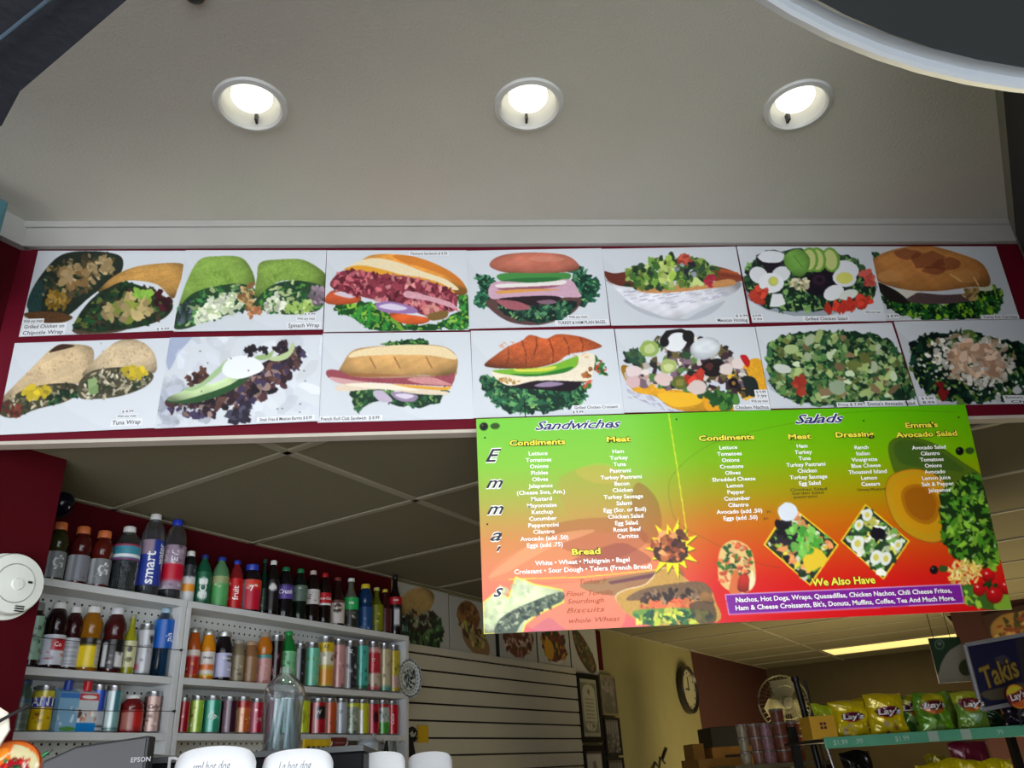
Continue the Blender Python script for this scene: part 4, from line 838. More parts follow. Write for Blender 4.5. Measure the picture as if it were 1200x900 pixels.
B1, B2, B3 = 'bottles on the top shelf', 'bottles on the middle shelf', 'drinks on the bottom shelf'
SB, WB, JB, SD, CN = 'soda_bottle', 'water_bottle', 'juice_bottle', 'sports_drink_bottle', 'drink_can'
sil = (120,124,128)
gl_ = [('rect',.30,.42,0,1,(176,180,184)),('dots',.6,1,8,[(70,74,78),(150,150,150)],None)]
D = lambda *a, **k: drink(*a, **k)
G_ = lambda c: [('G', .42, .05, (206,210,212), .25), ('/', .42, .06, (230,230,230), .25)]
D(SD,'sports drink with orange cap and yellow-green drink, far left on the top shelf','bottle','sport',66,612,27,ZT,(44,46,18),'o',O,sil,gl_,G_(0),B1,yb=682)
D(SD,'sports drink with orange cap and dark red drink, second from left, top shelf','bottle','sport',93,617,27,ZT,(70,16,16),'o',O,(128,130,140),gl_,[],B1,yb=687)
D(SD,'sports drink with orange cap beside the squat ribbed water bottle, top shelf','bottle','sport',118,622,27,ZT,(84,22,16),'o',O,sil,gl_,G_(0),B1,yb=690)
D(WB,'squat ribbed clear water bottle with a white cap and teal label, top shelf','bottle','water',147,617,33,ZT,(196,206,210),'clear',Wt,(60,140,160),[('band',.0,.12,(150,50,80)),('band',.62,.8,(226,230,234)),('dots',.1,.5,10,[(100,190,200),(40,110,150)],None),('band',.86,1,(120,60,110))],[],B1,yb=694)
D(WB,'tall clear water bottle with blue label and upright white writing, top shelf','bottle','tallw',177,602,28,ZT,(214,220,226),'clear',Wt,(40,60,150),[('rect',.0,.33,0,1,(120,110,140)),('rect',.33,.5,0,.3,(150,130,150)),('blob',.72,.4,.08,.3,(190,190,200))],[('smart',.62,.048,(240,242,246),'v',-.15),('water',.3,.030,(225,228,236),'v',.75)],B1,yb=698)
D(WB,'tall clear bottle with blue cap and red patch on its label, top shelf','bottle','tallw',203,609,26,ZT,(206,206,214),'clear',Bl,(150,130,150),[('band',.42,.78,(190,20,50)),('dots',.0,.4,20,[(220,220,224),(90,70,90)],None),('dots',.8,1,10,[(60,50,60),(210,210,210)],None)],[('EVI', .25,.03,(230,230,236),'v')],B1,yb=704)
D(SB,'short dark bottle with white cap and orange-striped label, top shelf','bottle','juice',221,646,16,ZT,(20,22,26),'o',Wt,(206,208,210),[('band',.0,.3,(40,44,50)),('band',.5,.72,(226,150,40)),('dots',.1,.45,10,[(230,230,230),(60,90,120)],None)],[],B1,lz=(.02,.72),yb=704)
D(SB,'green soda bottle with dark blue cap and white upright lettering, top shelf','bottle','pet',238,650,18,ZT,(20,80,56),'o',(30,40,110),(24,96,66),[('blob',.5,.3,.1,.12,(220,228,224)),('blob',.5,.75,.1,.14,(220,228,224))],[('ICE',.5,.034,(235,240,238),'v')],B1,lz=(.04,.64),yb=706)
D(SB,'pale green soda bottle with blue cap, second green one on the top shelf','bottle','pet',258,653,20,ZT,(84,130,90),'o',(30,50,140),(80,160,90),[('band',0,.25,(150,160,110)),('dots',.1,.4,8,[(200,210,160)],None)],[],B1,lz=(.04,.60),yb=708)
D(SB,'bright red soda bottle with blue cap, top shelf','bottle','pet',276,657,17,ZT,(120,26,30),'o',(36,60,170),(196,24,30),[('dots',.1,.9,14,[(230,190,190),(150,10,16)],None)],[('fruit',.5,.03,(250,230,230),'v')],B1,lz=(.04,.62),yb=711)
D(SB,'crimson label soda bottle with dark top and blue cap, top shelf','bottle','sport',294,662,22,ZT,(24,16,22),'o',(36,60,170),(186,20,50),[('band',0,.28,(210,60,40)),('dots',0,.4,12,[(240,240,240),(230,60,50)],None),('rect',0,.4,0,1,(150,150,160))],[('7',.3,.03,(250,250,250))],B1,lz=(.05,.66),yb=713)
D(SB,'slim dark green bottle half hidden behind its neighbours, top shelf','bottle','glass',309,655,11,ZT,(12,44,34),'o',(20,60,50),(24,60,40),[('dots',.1,.9,8,[(200,206,200)],None)],[],B1,yb=716,dq=.022)
D(SB,'black soda bottle with white cap and white emblem, top shelf','bottle','pet',319,657,15,ZT,(16,12,12),'o',Wt,(20,18,20),[('blob',.5,.25,.09,.12,(216,216,216)),('dots',.4,.95,10,[(190,190,190),(70,70,70)],None)],[],B1,lz=(.1,.64),yb=718)
D(SB,'dark soda bottle with green cap and purple label, top shelf','bottle','pet',334,665,18,ZT,(16,14,20),'o',(20,110,70),(90,70,150),[('band',0,.15,(60,44,110))],[('Crush',.5,.024,(236,236,246),'i')],B1,yb=718,lz=(.36,.64))
D(SB,'dark green soda bottle with green cap and silver label, top shelf','bottle','pet',351,667,16,ZT,(10,22,18),'o',(20,120,70),(90,110,100),[('dots',.0,1,18,[(206,210,206),(40,60,50)],None)],[],B1,yb=722,lz=(.36,.66))
D(SB,'cola bottle with pale cap and white label, top shelf','bottle','pet',366,669,15,ZT,(24,12,12),'o',(200,180,176),(206,200,200),[('dots',.2,.8,14,[(40,40,40),(150,60,60)],None)],[],B1,yb=725,lz=(.34,.62))
D(SB,'cola bottle with red cap and red label, top shelf','bottle','pet',380,672,14,ZT,(24,10,12),'o',(176,16,30),(190,20,36),[('band',.84,1,(226,226,226))],[('Coca-Cola',.45,.016,(245,240,240),'i')],B1,yb=727,lz=(.36,.60))
D(SB,'root beer bottle with thin red-brown neck and white square label, top shelf','bottle','glass',395,677,15,ZT,(34,16,14),'o',(120,50,50),(206,196,190),[('band',.0,.1,(90,50,40)),('blob',.5,.35,.1,.2,(60,40,34))],[('A&W',.35,.017,(240,230,210))],B1,yb=729,lz=(.06,.52))
D(SB,'clear-necked bottle with bright green band and white cap, top shelf','bottle','glass',411,678,15,ZT,(90,90,80),'o',Wt,(40,170,90),[('band',.42,1,(36,40,34)),('dots',.45,1,22,[(190,190,180),(90,90,80)],None)],[('100',.2,.016,(236,244,236))],B1,yb=731,lz=(.04,.6))
D(SB,'blue drink bottle with yellow cap, top shelf right','bottle','juice',428,685,14,ZT,(16,50,90),'o',Ye,(26,70,120),[('dots',.5,1,16,[(160,190,210),(60,110,160)],None)],[],B1,yb=734,lz=(.03,.5))
D(SB,'olive-yellow glass soda with yellow cap, top shelf right','bottle','glass',441,689,13,ZT,(90,96,20),'o',(206,196,110),(120,124,24),[('dots',.1,.9,16,[(220,220,60),(60,60,20)],None)],[],B1,yb=736,lz=(.05,.6))
D(SB,'maroon glass soda with yellow cap and yellow print, top shelf right','bottle','glass',451,691,12,ZT,(54,18,22),'o',(206,190,60),(80,30,34),[('dots',.2,.9,16,[(214,206,60),(60,16,20)],None)],[],B1,yb=738,lz=(.05,.56))
D(SB,'tall black glass cola bottle with small red label, right end of top shelf','bottle','glass',463,674,12,ZT,(18,8,10),'o',(40,30,32),(16,8,10),[('band',.0,.22,(180,24,40)),('rect',.45,.6,.35,.85,(210,210,214))],[('Coke',.1,.012,(245,240,240),'i')],B1,yb=740,lz=(.08,.62))
D(SB,'tiny dark green flask at the very end of the top shelf','bottle','pet',472,722,9,ZT,(30,50,44),'o',(120,140,130),(60,90,76),[],[],B1,yb=742)
# middle shelf, left unit
D(JB,'dark tea bottle with pale mint patterned label, far left, middle shelf','bottle','sport',40,706,23,ZM,(34,26,24),'o',(120,124,122),(150,190,166),[('dots',.0,1,46,[(30,50,44),(60,90,76)],None)],[],B2,yb=778,lz=(.12,.78))
D(JB,'purple-black juice bottle, white label with red square and berries, middle shelf','bottle','juice',64,706,29,ZM,(26,8,14),'o',Wt,(216,220,232),[('rect',.47,.8,.12,.5,(190,20,40)),('dots',.55,.85,10,[(110,16,40),(190,40,60)],None),('lines',.1,.9,.2,.36,(150,156,170))],[('Co',.32,.018,(250,240,240),.35)],B2,yb=781)
D(JB,'dark red juice bottle with white facts label, middle shelf','bottle','juice',84,711,23,ZM,(48,10,16),'o',Wt,(196,200,208),[('lines',.1,.9,.4,.64,(90,94,110))],[],B2,yb=783,dq=.012)
D(JB,'amber juice bottle with bright yellow label, middle shelf','bottle','juice',105,711,28,ZM,(140,90,16),'o',Wt,(206,190,60),[('band',0,.25,(36,26,16)),('rect',.30,.58,.25,.95,(236,206,20)),('rect',.60,.8,.05,.95,(190,186,180)),('lines',.1,.9,.62,.78,(110,104,100))],[],B2,yb=786)
D(JB,'brown-red juice bottle with black label and white blocks, middle shelf','bottle','juice',133,713,27,ZM,(64,18,18),'o',(206,206,212),(18,16,20),[('rect',.34,.42,.08,.92,(214,214,218)),('rect',.55,.7,.4,.94,(220,222,226)),('dots',.1,.9,14,[(230,230,230),(120,120,120)],None)],[],B2,yb=788)
D(SB,'slim yellow-green glass bottle with cream label, middle shelf','bottle','glass',152,720,17,ZM,(150,150,30),'o',(150,150,120),(206,204,160),[('blob',.5,.3,.06,.12,(40,36,30)),('blob',.5,.7,.07,.1,(90,90,50))],[],B2,yb=790,lz=(.12,.55))
D(CN,'tall silver can with purple fruit print, middle shelf','can','can',169,732,19,ZM,sil,'o',Wt,(186,188,194),[('blob',.62,.2,.06,.1,(50,50,56)),('dots',.5,.75,10,[(84,40,80),(120,60,110)],None),('blob',.35,.85,.08,.08,(206,120,140))],[('BALANCE',.38,.010,(70,72,80))],B2,yb=792)
D(WB,'pale blue water bottle with blue label, right end of the left middle shelf','bottle','tallw',190,713,24,ZM,(96,146,180),'clear',(150,180,200),(20,90,180),[('rect',.0,.34,0,1,(120,170,206))],[('ph',.62,.03,(236,240,250),'v',.5)],B2,yb=793,lz=(.40,.82))
# middle shelf, right unit
D(JB,'orange juice with silver lid and red fruit label, left of the right middle shelf','bottle','jar',226,736,16,ZM,(170,80,24),'o',SIL,(180,40,34),[('band',0,.25,(220,206,196)),('dots',.3,1,16,[(220,130,60),(236,220,210),(120,16,20)],None)],[],B2,yb=796)
D(JB,'orange juice with silver lid, white and orange label, middle shelf','bottle','jar',243,739,17,ZM,(206,130,20),'o',SIL,(214,210,206),[('band',.5,.75,(214,110,40)),('band',.9,1,(220,190,60))],[('Welch',.25,.013,(40,40,60))],B2,yb=797)
D(JB,'black juice with silver lid and lilac label, middle shelf','bottle','jar',261,741,20,ZM,(22,16,24),'o',SIL,(186,186,220),[('dots',.2,.9,14,[(120,110,170),(230,230,240)],None),('rect',.56,.75,.1,.35,(24,22,28))],[('Welch',.22,.013,(240,240,240),.4)],B2,yb=799)
D('coffee_bottle','beige-grey coffee bottle with pale lid, middle shelf','bottle','jar',278,750,15,ZM,(130,116,92),'o',(150,148,140),(150,138,112),[('dots',.1,.9,18,[(90,76,56),(196,186,160)],None)],[],B2,yb=800,lz=(.06,.62))
D('coffee_bottle','brown coffee bottle with tan lid, middle shelf','bottle','jar',293,752,16,ZM,(140,100,66),'o',(170,140,110),(150,112,76),[('dots',.3,.95,18,[(206,180,140),(90,60,40)],None)],[],B2,yb=801,lz=(.06,.62))
D(JB,'amber globe-topped bottle with pink label, middle shelf','bottle','juice',309,741,17,ZM,(190,110,24),'o',(150,140,130),(206,150,146),[('band',0,.1,(70,150,150)),('dots',.3,1,16,[(190,60,70),(236,206,200),(120,50,50)],None)],[],B2,yb=801,lz=(.03,.55))
D(CN,'black tall can with dark red print behind the clear jug neck','can','can',323,745,14,ZM,sil,'o',Wt,(40,14,22),[('band',0,.2,(16,12,14)),('dots',.2,.9,16,[(150,40,56),(190,150,150)],None)],[],B2,yb=802)
D(SB,'green soda bottle with green cap and mint label behind the clear jug','bottle','pet',337,740,17,ZM,(24,120,50),'o',(26,150,66),(120,196,140),[('dots',.1,.95,30,[(30,90,50),(60,140,80)],None)],[],B2,yb=803,lz=(.05,.62))
D(CN,'black and silver slim can right of the green bottle, middle shelf','can','can',351,755,13,ZM,sil,'o',Wt,(30,32,38),[('rect',.38,.47,0,1,(206,208,214)),('dots',.1,.9,10,[(130,134,140)],None)],[],B2,yb=804)
CT = 'tall cans on the middle shelf'
D(CN,'mint green slim can with leaf blots, middle shelf','can','can',365,754,15,ZM,sil,'o',Wt,(110,196,166),[('dots',.2,1,16,[(40,140,90),(160,220,190),(200,170,80)],None)],[],CT,yb=805)
D(CN,'tall yellow tea can with orange lower half, middle shelf','can','can',381,747,17,ZM,sil,'o',Wt,(206,176,60),[('band',0,.22,(206,176,30)),('band',.22,.5,(226,220,196)),('dots',.25,.55,12,[(50,40,36),(90,60,50)],None),('band',.6,.95,(222,150,50))],[('AZ',.1,.017,(40,36,30))],CT,yb=806)
D(CN,'dusty pink tall tea can, middle shelf','can','can',396,750,14,ZM,sil,'o',Wt,(200,146,146),[('dots',.1,1,16,[(110,60,66),(226,190,186),(70,40,46)],None)],[],CT,yb=807)
D(CN,'black and white tall tea can, middle shelf','can','can',410,752,14,ZM,sil,'o',Wt,(40,42,50),[('rect',.36,.46,0,1,(226,226,226)),('dots',.1,.95,22,[(206,206,210),(130,130,136)],None)],[('IZ',.12,.017,(236,236,236))],CT,yb=807)
D(CN,'teal tall tea can with dark script, middle shelf','can','can',423,751,14,ZM,sil,'o',Wt,(70,176,160),[('dots',.1,.8,12,[(20,80,80)],None),('band',.92,1,(40,110,80))],[],CT,yb=808)
D(CN,'red-banded tall tea can, middle shelf','can','can',437,753,14,ZM,sil,'o',Wt,(196,40,56),[('band',0,.12,(206,150,150)),('band',.6,.95,(200,180,160)),('dots',.6,.95,14,[(90,50,50),(150,110,90)],None)],[('IZ',.3,.017,(240,230,230))],CT,yb=808)
D(CN,'cream tall tea can with brown pattern, middle shelf','can','can',450,755,13,ZM,sil,'o',Wt,(206,190,150),[('dots',.0,.5,14,[(190,110,60),(230,220,200),(120,80,60)],None),('band',.88,1,(90,160,140))],[('R',.65,.02,(50,40,40))],CT,yb=809)
D(CN,'yellow tall tea can at the right end, middle shelf','can','can',461,757,12,ZM,sil,'o',Wt,(206,180,50),[('dots',.1,.5,12,[(90,110,60),(120,90,40)],None),('band',.6,.9,(206,170,150))],[],CT,yb=809)
# bottom shelf, left unit
D(JB,'grey-green glass jar with dark blue top, far left, bottom shelf','jar','jar',24,797,25,ZB,(60,84,76),'o',(40,60,90),(110,130,116),[('lines',.05,.95,.3,.7,(40,60,54)),('band',.0,.12,(50,90,120))],[],B3,yb=856,lz=(.03,.62))
D(CN,'fat yellow energy can with blue and white letters, bottom shelf','can','can',49,804,27,ZB,sil,'o',Wt,(226,190,20),[('band',.0,.12,(200,190,60)),('band',.16,.44,(50,70,170)),('dots',.5,.8,10,[(230,120,20),(90,70,20)],None)],[('ANT',.27,.036,(240,240,244))],B3,yb=857)
def carton(label, px, yt, wpx, base, items, cap, text):
    q = QF+.05; s, _, zt = on_w(px, yt, q); H = zt-ZB; W_ = np.linalg.norm(np.array(wp(*on_w(px-wpx/2, 830, q)))-np.array(wp(*on_w(px+wpx/2, 830, q))))*.9; s = on_w(px, 830, q)[0]
    t = thing('drink_carton', label, 'carton', wp(s, q, ZB+.0006), ROTW, 'cartons on the bottom shelf'); h = H*.86
    img = Cv(30, 50, base)
    for it in items:
        if it[0] == 'band': img.poly([(0, it[1]), (1, it[1]), (1, it[2]), (0, it[2])], it[3])
        elif it[0] == 'dots': img.bits([(.05, it[1]), (.95, it[1]), (.95, it[2]), (.05, it[2])], it[3], (.02, .09), it[4], 1.5, .3, spline=False)
        elif it[0] == 'blob': img.E(it[1], it[2], it[3], it[4], it[5])
    m = MB(); x, y = W_/2, .026; m.box(-x, x, -y, y, 0, h*.88); m.add([(-x,-y,h*.88),(x,-y,h*.88),(x,y,h*.88),(-x,y,h*.88),(-x,.004,h),(x,.004,h)], [(0,1,5,4),(2,3,4,5),(0,4,3),(1,2,5)])
    m.build('carton_body', mat('carton_%d_%d' % (base[0], base[2]), base, .4), t)
    o, K0, n_ = sheet('label', [(-x,-y-.0012,h*.87),(x,-y-.0012,h*.87),(x,-y-.0012,.002),(-x,-y-.0012,.002)], img, None, .001); o.parent = t
    L = Letters()
    for tx, v, sz, col in text: L.put(tx, lambda a, b, z, v=v: (a, -.0016, h*.87*(1-v)+b), sz, col, bold=.02)
    L.build(o, loc=tuple(-np.array(o.location)))
    MB().lathe([(.012, 0), (.0125, .001), (.012, H-h*.93), (0, H-h*.93)], 18).build('cap', mat('cap_%d_%d_%d' % cap, cap, .4), t, loc=(0, -.008, h*.93))
carton('light blue coconut water carton with dark blue cap, bottom shelf', 74, 798, 26, (130,176,210), [('band',0,.14,(60,120,190)),('dots',.3,.8,8,[(190,214,230),(220,232,240)]),('blob',.6,.92,.4,.06,(90,150,70))], (30,60,150), [('VITA',.32,.020,(20,40,90)),('COCO',.47,.020,(20,40,90))])
carton('white coconut water carton with red cap and bright blue base, bottom shelf', 97, 799, 25, (206,212,216), [('band',.0,.18,(190,60,60)),('blob',.5,.1,.4,.05,(230,226,226)),('dots',.5,.72,14,[(90,60,50),(226,150,120),(240,240,240)]),('band',.76,1,(20,130,206))], (196,24,36), [('ZICO',.3,.014,(180,40,50))])
D(CN,'slim blue and silver energy can, bottom shelf','can','can',113,803,19,ZB,sil,'o',Wt,(190,196,206),[('band',0,.5,(30,60,160)),('rect',.42,.58,0,.5,(50,90,200)),('band',.86,.92,(40,44,60))],[],B3,yb=857)
D(CN,'slim teal and silver energy can, bottom shelf','can','can',131,804,20,ZB,sil,'o',Wt,(130,176,176),[('rect',.36,.5,0,1,(206,222,222)),('rect',.5,.62,0,.5,(60,120,130)),('band',.9,.96,(60,110,110))],[],B3,yb=857)
D(JB,'short round red juice bottle with white cap, bottom shelf','bottle','juice',154,815,28,ZB,(110,24,26),'o',Wt,(150,30,34),[('rect',.34,.5,.1,.9,(176,110,100)),('rect',.5,.66,.0,.8,(186,34,30))],[],B3,yb=858,lz=(.05,.6))
D(CN,'pink and brown can with white script, right end of the left bottom shelf','can','can',178,811,21,ZB,sil,'o',Wt,(206,170,160),[('rect',.0,.38,0,1,(90,50,50)),('rect',.62,1,0,1,(80,44,46)),('dots',.3,.9,16,[(90,60,50),(236,220,210)],None)],[('Cafe',.3,.018,(70,40,40),'i')],B3,yb=858)
# bottom shelf, right unit: cans
CS = 'cans on the bottom shelf'
for px, yt, w_, lb, base, it, tx in (
 (214,818,15,'dark red can at the left end of the right bottom shelf',(170,16,36),[('dots',.2,.8,8,[(226,180,180)],None)],[]),
 (230,816,15,'lime green can with pale patch, bottom shelf',(150,196,60),[('rect',.38,.5,0,1,(206,226,130)),('dots',.2,.8,10,[(90,70,30),(236,240,220)],None)],[]),
 (248,816,19,'wide blue-green can with white script, bottom shelf',(40,150,120),[('rect',.38,.5,0,1,(110,190,170)),('dots',.2,.9,10,[(220,236,230),(16,100,80)],None)],[('Up',.5,.026,(236,244,240),'i')]),
 (268,817,18,'dark maroon can with white script, bottom shelf',(60,20,44),[('rect',.36,.45,0,1,(150,120,136)),('dots',.2,.9,14,[(226,220,226),(110,40,80)],None)],[]),
 (284,817,17,'orange and red can, bottom shelf',(206,100,50),[('rect',.36,.5,0,1,(236,180,140)),('band',0,.2,(176,44,40)),('dots',.2,.9,12,[(150,40,30),(240,190,90)],None)],[]),
 (300,819,14,'crimson can left of the clear jug, bottom shelf',(176,20,56),[('rect',.34,.45,0,1,(230,150,170)),('dots',.2,.9,12,[(60,10,24),(236,220,220)],None)],[]),
 (318,818,15,'pink can seen through the clear jug, bottom shelf',(206,60,110),[('dots',.2,.9,10,[(240,190,206)],None)],[]),
 (335,818,15,'teal can seen through the clear jug, bottom shelf',(60,160,130),[('rect',.4,.5,0,1,(160,206,190))],[]),
 (353,817,17,'yellow-green can right of the clear jug, bottom shelf',(196,206,40),[('blob',.5,.5,.08,.2,(150,160,30)),('dots',.3,.7,6,[(90,80,20)],None)],[]),
 (372,819,16,'red and black can with white letters, bottom shelf',(180,14,40),[('rect',.38,.46,0,1,(236,190,196)),('rect',.46,.7,.1,.55,(30,20,26))],[('W',.32,.022,(240,240,240))]),
 (386,819,14,'white and orange can, bottom shelf',(206,190,180),[('rect',.44,.75,0,1,(190,80,34)),('dots',.3,.8,6,[(120,50,30)],None)],[]),
 (399,819,13,'plain silver can with dark letter, bottom shelf',(170,178,186),[('rect',.36,.45,0,1,(226,230,234))],[('D',.3,.018,(50,54,66))]),
 (412,820,14,'white and dark green patterned can, bottom shelf',(150,160,140),[('dots',.0,1,40,[(30,60,40),(220,226,210),(60,90,60)],None),('band',0,.1,(190,200,60))],[]),
 (424,820,13,'yellow and white can, bottom shelf',(200,196,40),[('rect',.36,.5,.2,1,(226,226,220))],[]),
 (436,821,13,'red can with dark ring, third from the right, bottom shelf',(180,24,50),[('rect',.36,.44,0,1,(236,170,180)),('blob',.58,.45,.08,.2,(70,14,30))],[]),
 (448,821,13,'white can with green foot, second from the right, bottom shelf',(176,186,176),[('band',.6,1,(70,160,60)),('band',0,.1,(170,40,50)),('dots',.2,.6,10,[(40,60,50)],None)],[]),
 (459,822,12,'red cola can at the right end of the bottom shelf',(196,16,36),[('rect',.36,.44,0,1,(236,150,160))],[('Coke',.5,.02,(245,240,240),'v','i')])):
    D(CN, lb, 'can', 'can', px, yt, w_, ZB, sil, 'o', Wt, base, it, tx, CS, yb=858)
# plate hung on the end of the shelf
s, q, z = on_w(479, 795, 2.40)
t = thing('decorative_plate', 'blue and white scalloped plate hung on the end of the shelf unit', 'plate', wp(s, 2.40, z), ROTW)
cv = Cv(70, 70, (205, 210, 208)); cv.E(.5, .5, .49, .49, (196,202,200), n=40); cv.E(.5, .5, .47, .47, (60,74,84), n=40)
cv.E(.5, .5, .42, .42, (206,212,210), n=40)
for k in range(22):
    a = k*math.pi/11; cv.E(.5+.40*math.cos(a), .5+.40*math.sin(a), .05, .05, (214,220,218)); cv.E(.5+.36*math.cos(a), .5+.36*math.sin(a), .022, .022, (50,66,80))
cv.E(.5, .5, .31, .31, (60,76,88), n=36); cv.E(.5, .5, .29, .29, (196,204,204), n=36)
cv.bits([(.3,.3),(.7,.3),(.7,.7),(.3,.7)], 120, (.015,.05), [(40,56,70),(30,50,50),(190,198,198),(90,104,110)], 1.6)
img = cv.out(); m = MB(); m.sm = True; cols = []
NR, NA = 26, 66; m.v.append((0, 0, 0)); cols.append(img[35, 35])
for j in range(1, NR+1):
    for i in range(NA):
        a = 2*math.pi*i/NA; rr = .084*j/NR*(1+(.025*math.cos(22*a)*max(0, j/NR-.7)/.3)); y = -.010*max(0, (j/NR-.6))/.4
        m.v.append((rr*math.cos(a), y, rr*math.sin(a))); f = j/NR*.49; cols.append(img[min(69, int((.5-f*math.sin(a))*70)), min(69, int((.5+f*math.cos(a))*70))])
m.f = [(0, 1+i, 1+(i+1) % NA) for i in range(NA)]+[(1+(j-1)*NA+i, 1+j*NA+i, 1+j*NA+(i+1) % NA, 1+(j-1)*NA+(i+1) % NA) for j in range(1, NR) for i in range(NA)]
m.build('dish', attr_mat('glazed_print', .15, spec=.6), t, cols=np.array(cols))
MB().lathe([(.0, .004), (.06, .003), (.07, 0), (.083, -.009)], 40, axis='y').build('back', M_WP, t)

s, q, z = on_w(82, 586, 2.46); t = thing('camera_dome', 'dark blue dome camera in the shadowed corner above the first bottles', 'camera', wp(s, 2.529, z), ROTW)
MB().lathe([(0, -.012), (.045, -.012), (.045, 0)], 28, axis='y').build('mount', mat('black_plastic', (12, 12, 13), .4), t); MB().lathe([(0, -.06), (.02, -.056), (.034, -.042), (.04, -.012)], 28, axis='y').build('dome', mat('dark_blue_dome', (14, 18, 36), .15), t)
# ================================================================ FURTHER ALONG THE LEFT WALL
def wall_poster(s0, s1, z0, z1, lab, fn, bg=(176,176,168), grp='posters above the slat wall'):
    cv = Cv(90, 66, bg, [(0,0),(1.35,0),(1.35,1),(0,1)]); fn(cv)
    K = [wp(s, 2.517, z) for s, z in ((s0, z1), (s1, z1), (s1, z0), (s0, z0))]
    o, K0, n = sheet('food_poster', K, cv, None, .003, .6); return tag(o, lab, 'poster', grp)
def q1(c):
    c.leafy([(.1,.6),(.5,.45),(1,.4),(1.15,.7),(.95,.95),(.4,.92),(.1,.8)], (40,76,44), (90,120,70), (14,34,22), 80, (.03,.08), .04); c.S([(.0,.35),(.3,.1),(.7,.0),(.95,.1),(.8,.35),(.4,.52),(.1,.5)], (170,140,84), tex=.25, sh=(1.1,.85)); c.bits([(.1,.5),(.8,.35),(1,.5),(.5,.75)], 60, (.02,.07), [(30,24,24),(60,50,36),(150,150,130),(40,34,30)], 2)
    c.poly([(.02,.80),(.3,.86),(.34,.99),(.02,.97)], (190,190,184))
def q2(c):
    c.E(.55,.3,.34,.26,(120,80,44),jag=.04); c.bits([(.3,.15),(.8,.15),(.85,.4),(.3,.45)],50,(.02,.05),[(150,104,60),(90,60,34)],1.5); c.E(.75,.7,.42,.22,(140,110,70),rot=.3,jag=.05); c.bits([(.3,.45),(.9,.5),(1.1,.75),(.6,.7)],70,(.02,.07),[(150,150,60),(80,50,40),(60,80,40),(180,150,110)],1.8)
def q3(c):
    c.E(.65,.5,.5,.36,(110,60,46),jag=.05); c.bits([(.2,.3),(1.1,.3),(1.1,.75),(.3,.75)],100,(.02,.08),[(150,100,84),(84,40,34),(190,170,150),(100,70,44)],1.8)
def q4(c):
    c.E(.65,.5,.5,.4,(196,196,186),jag=.05); c.E(.62,.5,.44,.34,(110,60,40),jag=.08); c.bits([(.2,.3),(1.1,.3),(1.1,.75),(.3,.75)],80,(.02,.09),[(170,120,50),(100,34,30),(60,34,26),(40,60,34)],1.6); c.E(.45,.62,.2,.2,(190,140,40),jag=.1)
def q5(c):
    c.S([(.15,.1),(.6,.2),(1.1,.6),(1.2,.9),(.8,.95),(.3,.6)], (70,56,40), tex=.5); c.bits([(.2,.15),(.6,.25),(1.1,.65),(1.1,.9),(.5,.7)],90,(.02,.07),[(60,74,40),(100,60,40),(40,44,30),(120,100,60)],1.8)
for a in ((3.085,3.50,.575,.885,'picture of a split roll with meat and lettuce above the slat wall, nearest the shelves',q1),
          (3.51,3.94,.572,.88,'picture of a seeded round bread sandwich above the slat wall, second from the shelves',q2),
          (3.985,4.395,.575,.88,'picture of a red-brown meat dish half hidden under the menu sign',q3),
          (4.415,4.82,.578,.88,'picture of an oval plate with yellow side dish under the menu sign',q4),
          (4.84,5.225,.58,.88,'picture of a dark wrap above the framed certificates, last in the row',q5)): wall_poster(*a)
t = thing('red_strip', 'narrow dark red strip between the wall posters, second gap', 'strip', wp(3.945, 2.522, .60), ROTW); MB().box(0, .035, 0, .006, 0, .29).build('strip', M_DARK, t)
t = thing('red_strip', 'narrow dark red strip at the end of the row of wall posters', 'strip', wp(5.235, 2.522, .62), ROTW); MB().box(0, .075, 0, .006, 0, .26).build('strip', M_RED, t)
def frame(s0, s1, z0, z1, lab, fn, wd_=.022, col=(18,14,12)):
    t = thing('picture_frame', lab, 'frame', wp(s0, 2.505, z0), ROTW, 'frames beside the slat wall'); W_, H_ = s1-s0, z1-z0
    m = MB(); m.box(0, W_, -.006, .018, 0, wd_).box(0, W_, -.006, .018, H_-wd_, H_).box(0, wd_, -.006, .018, wd_, H_-wd_).box(W_-wd_, W_, -.006, .018, wd_, H_-wd_); m.build('moulding', mat('frame_%d' % col[0], col, .75, spec=.15), t)
    cv = Cv(44, 60, (150,150,132), [(0,0),(1,0),(1,1.4),(0,1.4)]); fn(cv)
    K = [(wd_, 0, H_-wd_), (W_-wd_, 0, H_-wd_), (W_-wd_, 0, wd_), (wd_, 0, wd_)]; o, _, _ = sheet('mounted_print', K, cv, None, .004, .3); o.parent = t
def cert(c):
    c.poly([(.08,.1),(.92,.1),(.92,1.3),(.08,1.3)], (90,96,80)); c.S([(.18,.25),(.5,.14),(.82,.25),(.86,.7),(.82,1.15),(.5,1.25),(.18,1.15),(.14,.7)], (168,166,148))
    for k in range(7): c.line([(.26,.5+.09*k),(.74,.5+.09*k)], .022, (96,90,70))
    c.E(.5,.32,.07,.07,(90,84,60)); c.bits([(.2,1.05),(.8,1.05),(.7,1.2),(.3,1.2)],24,(.01,.03),[(60,64,50)],2)
def photo(c):
    c.poly([(0,0),(1,0),(1,1.4),(0,1.4)], (84,80,66)); c.S([(.2,.2),(.8,.3),(.8,.7),(.3,.6)], (110,96,104)); c.S([(.3,.7),(.6,.6),(.7,1.4),(.25,1.4)], (60,64,52)); c.bits([(0,0),(1,0),(1,1.4),(0,1.4)],40,(.03,.1),[(60,56,50),(110,104,90),(90,70,70)],1.6,spline=False)
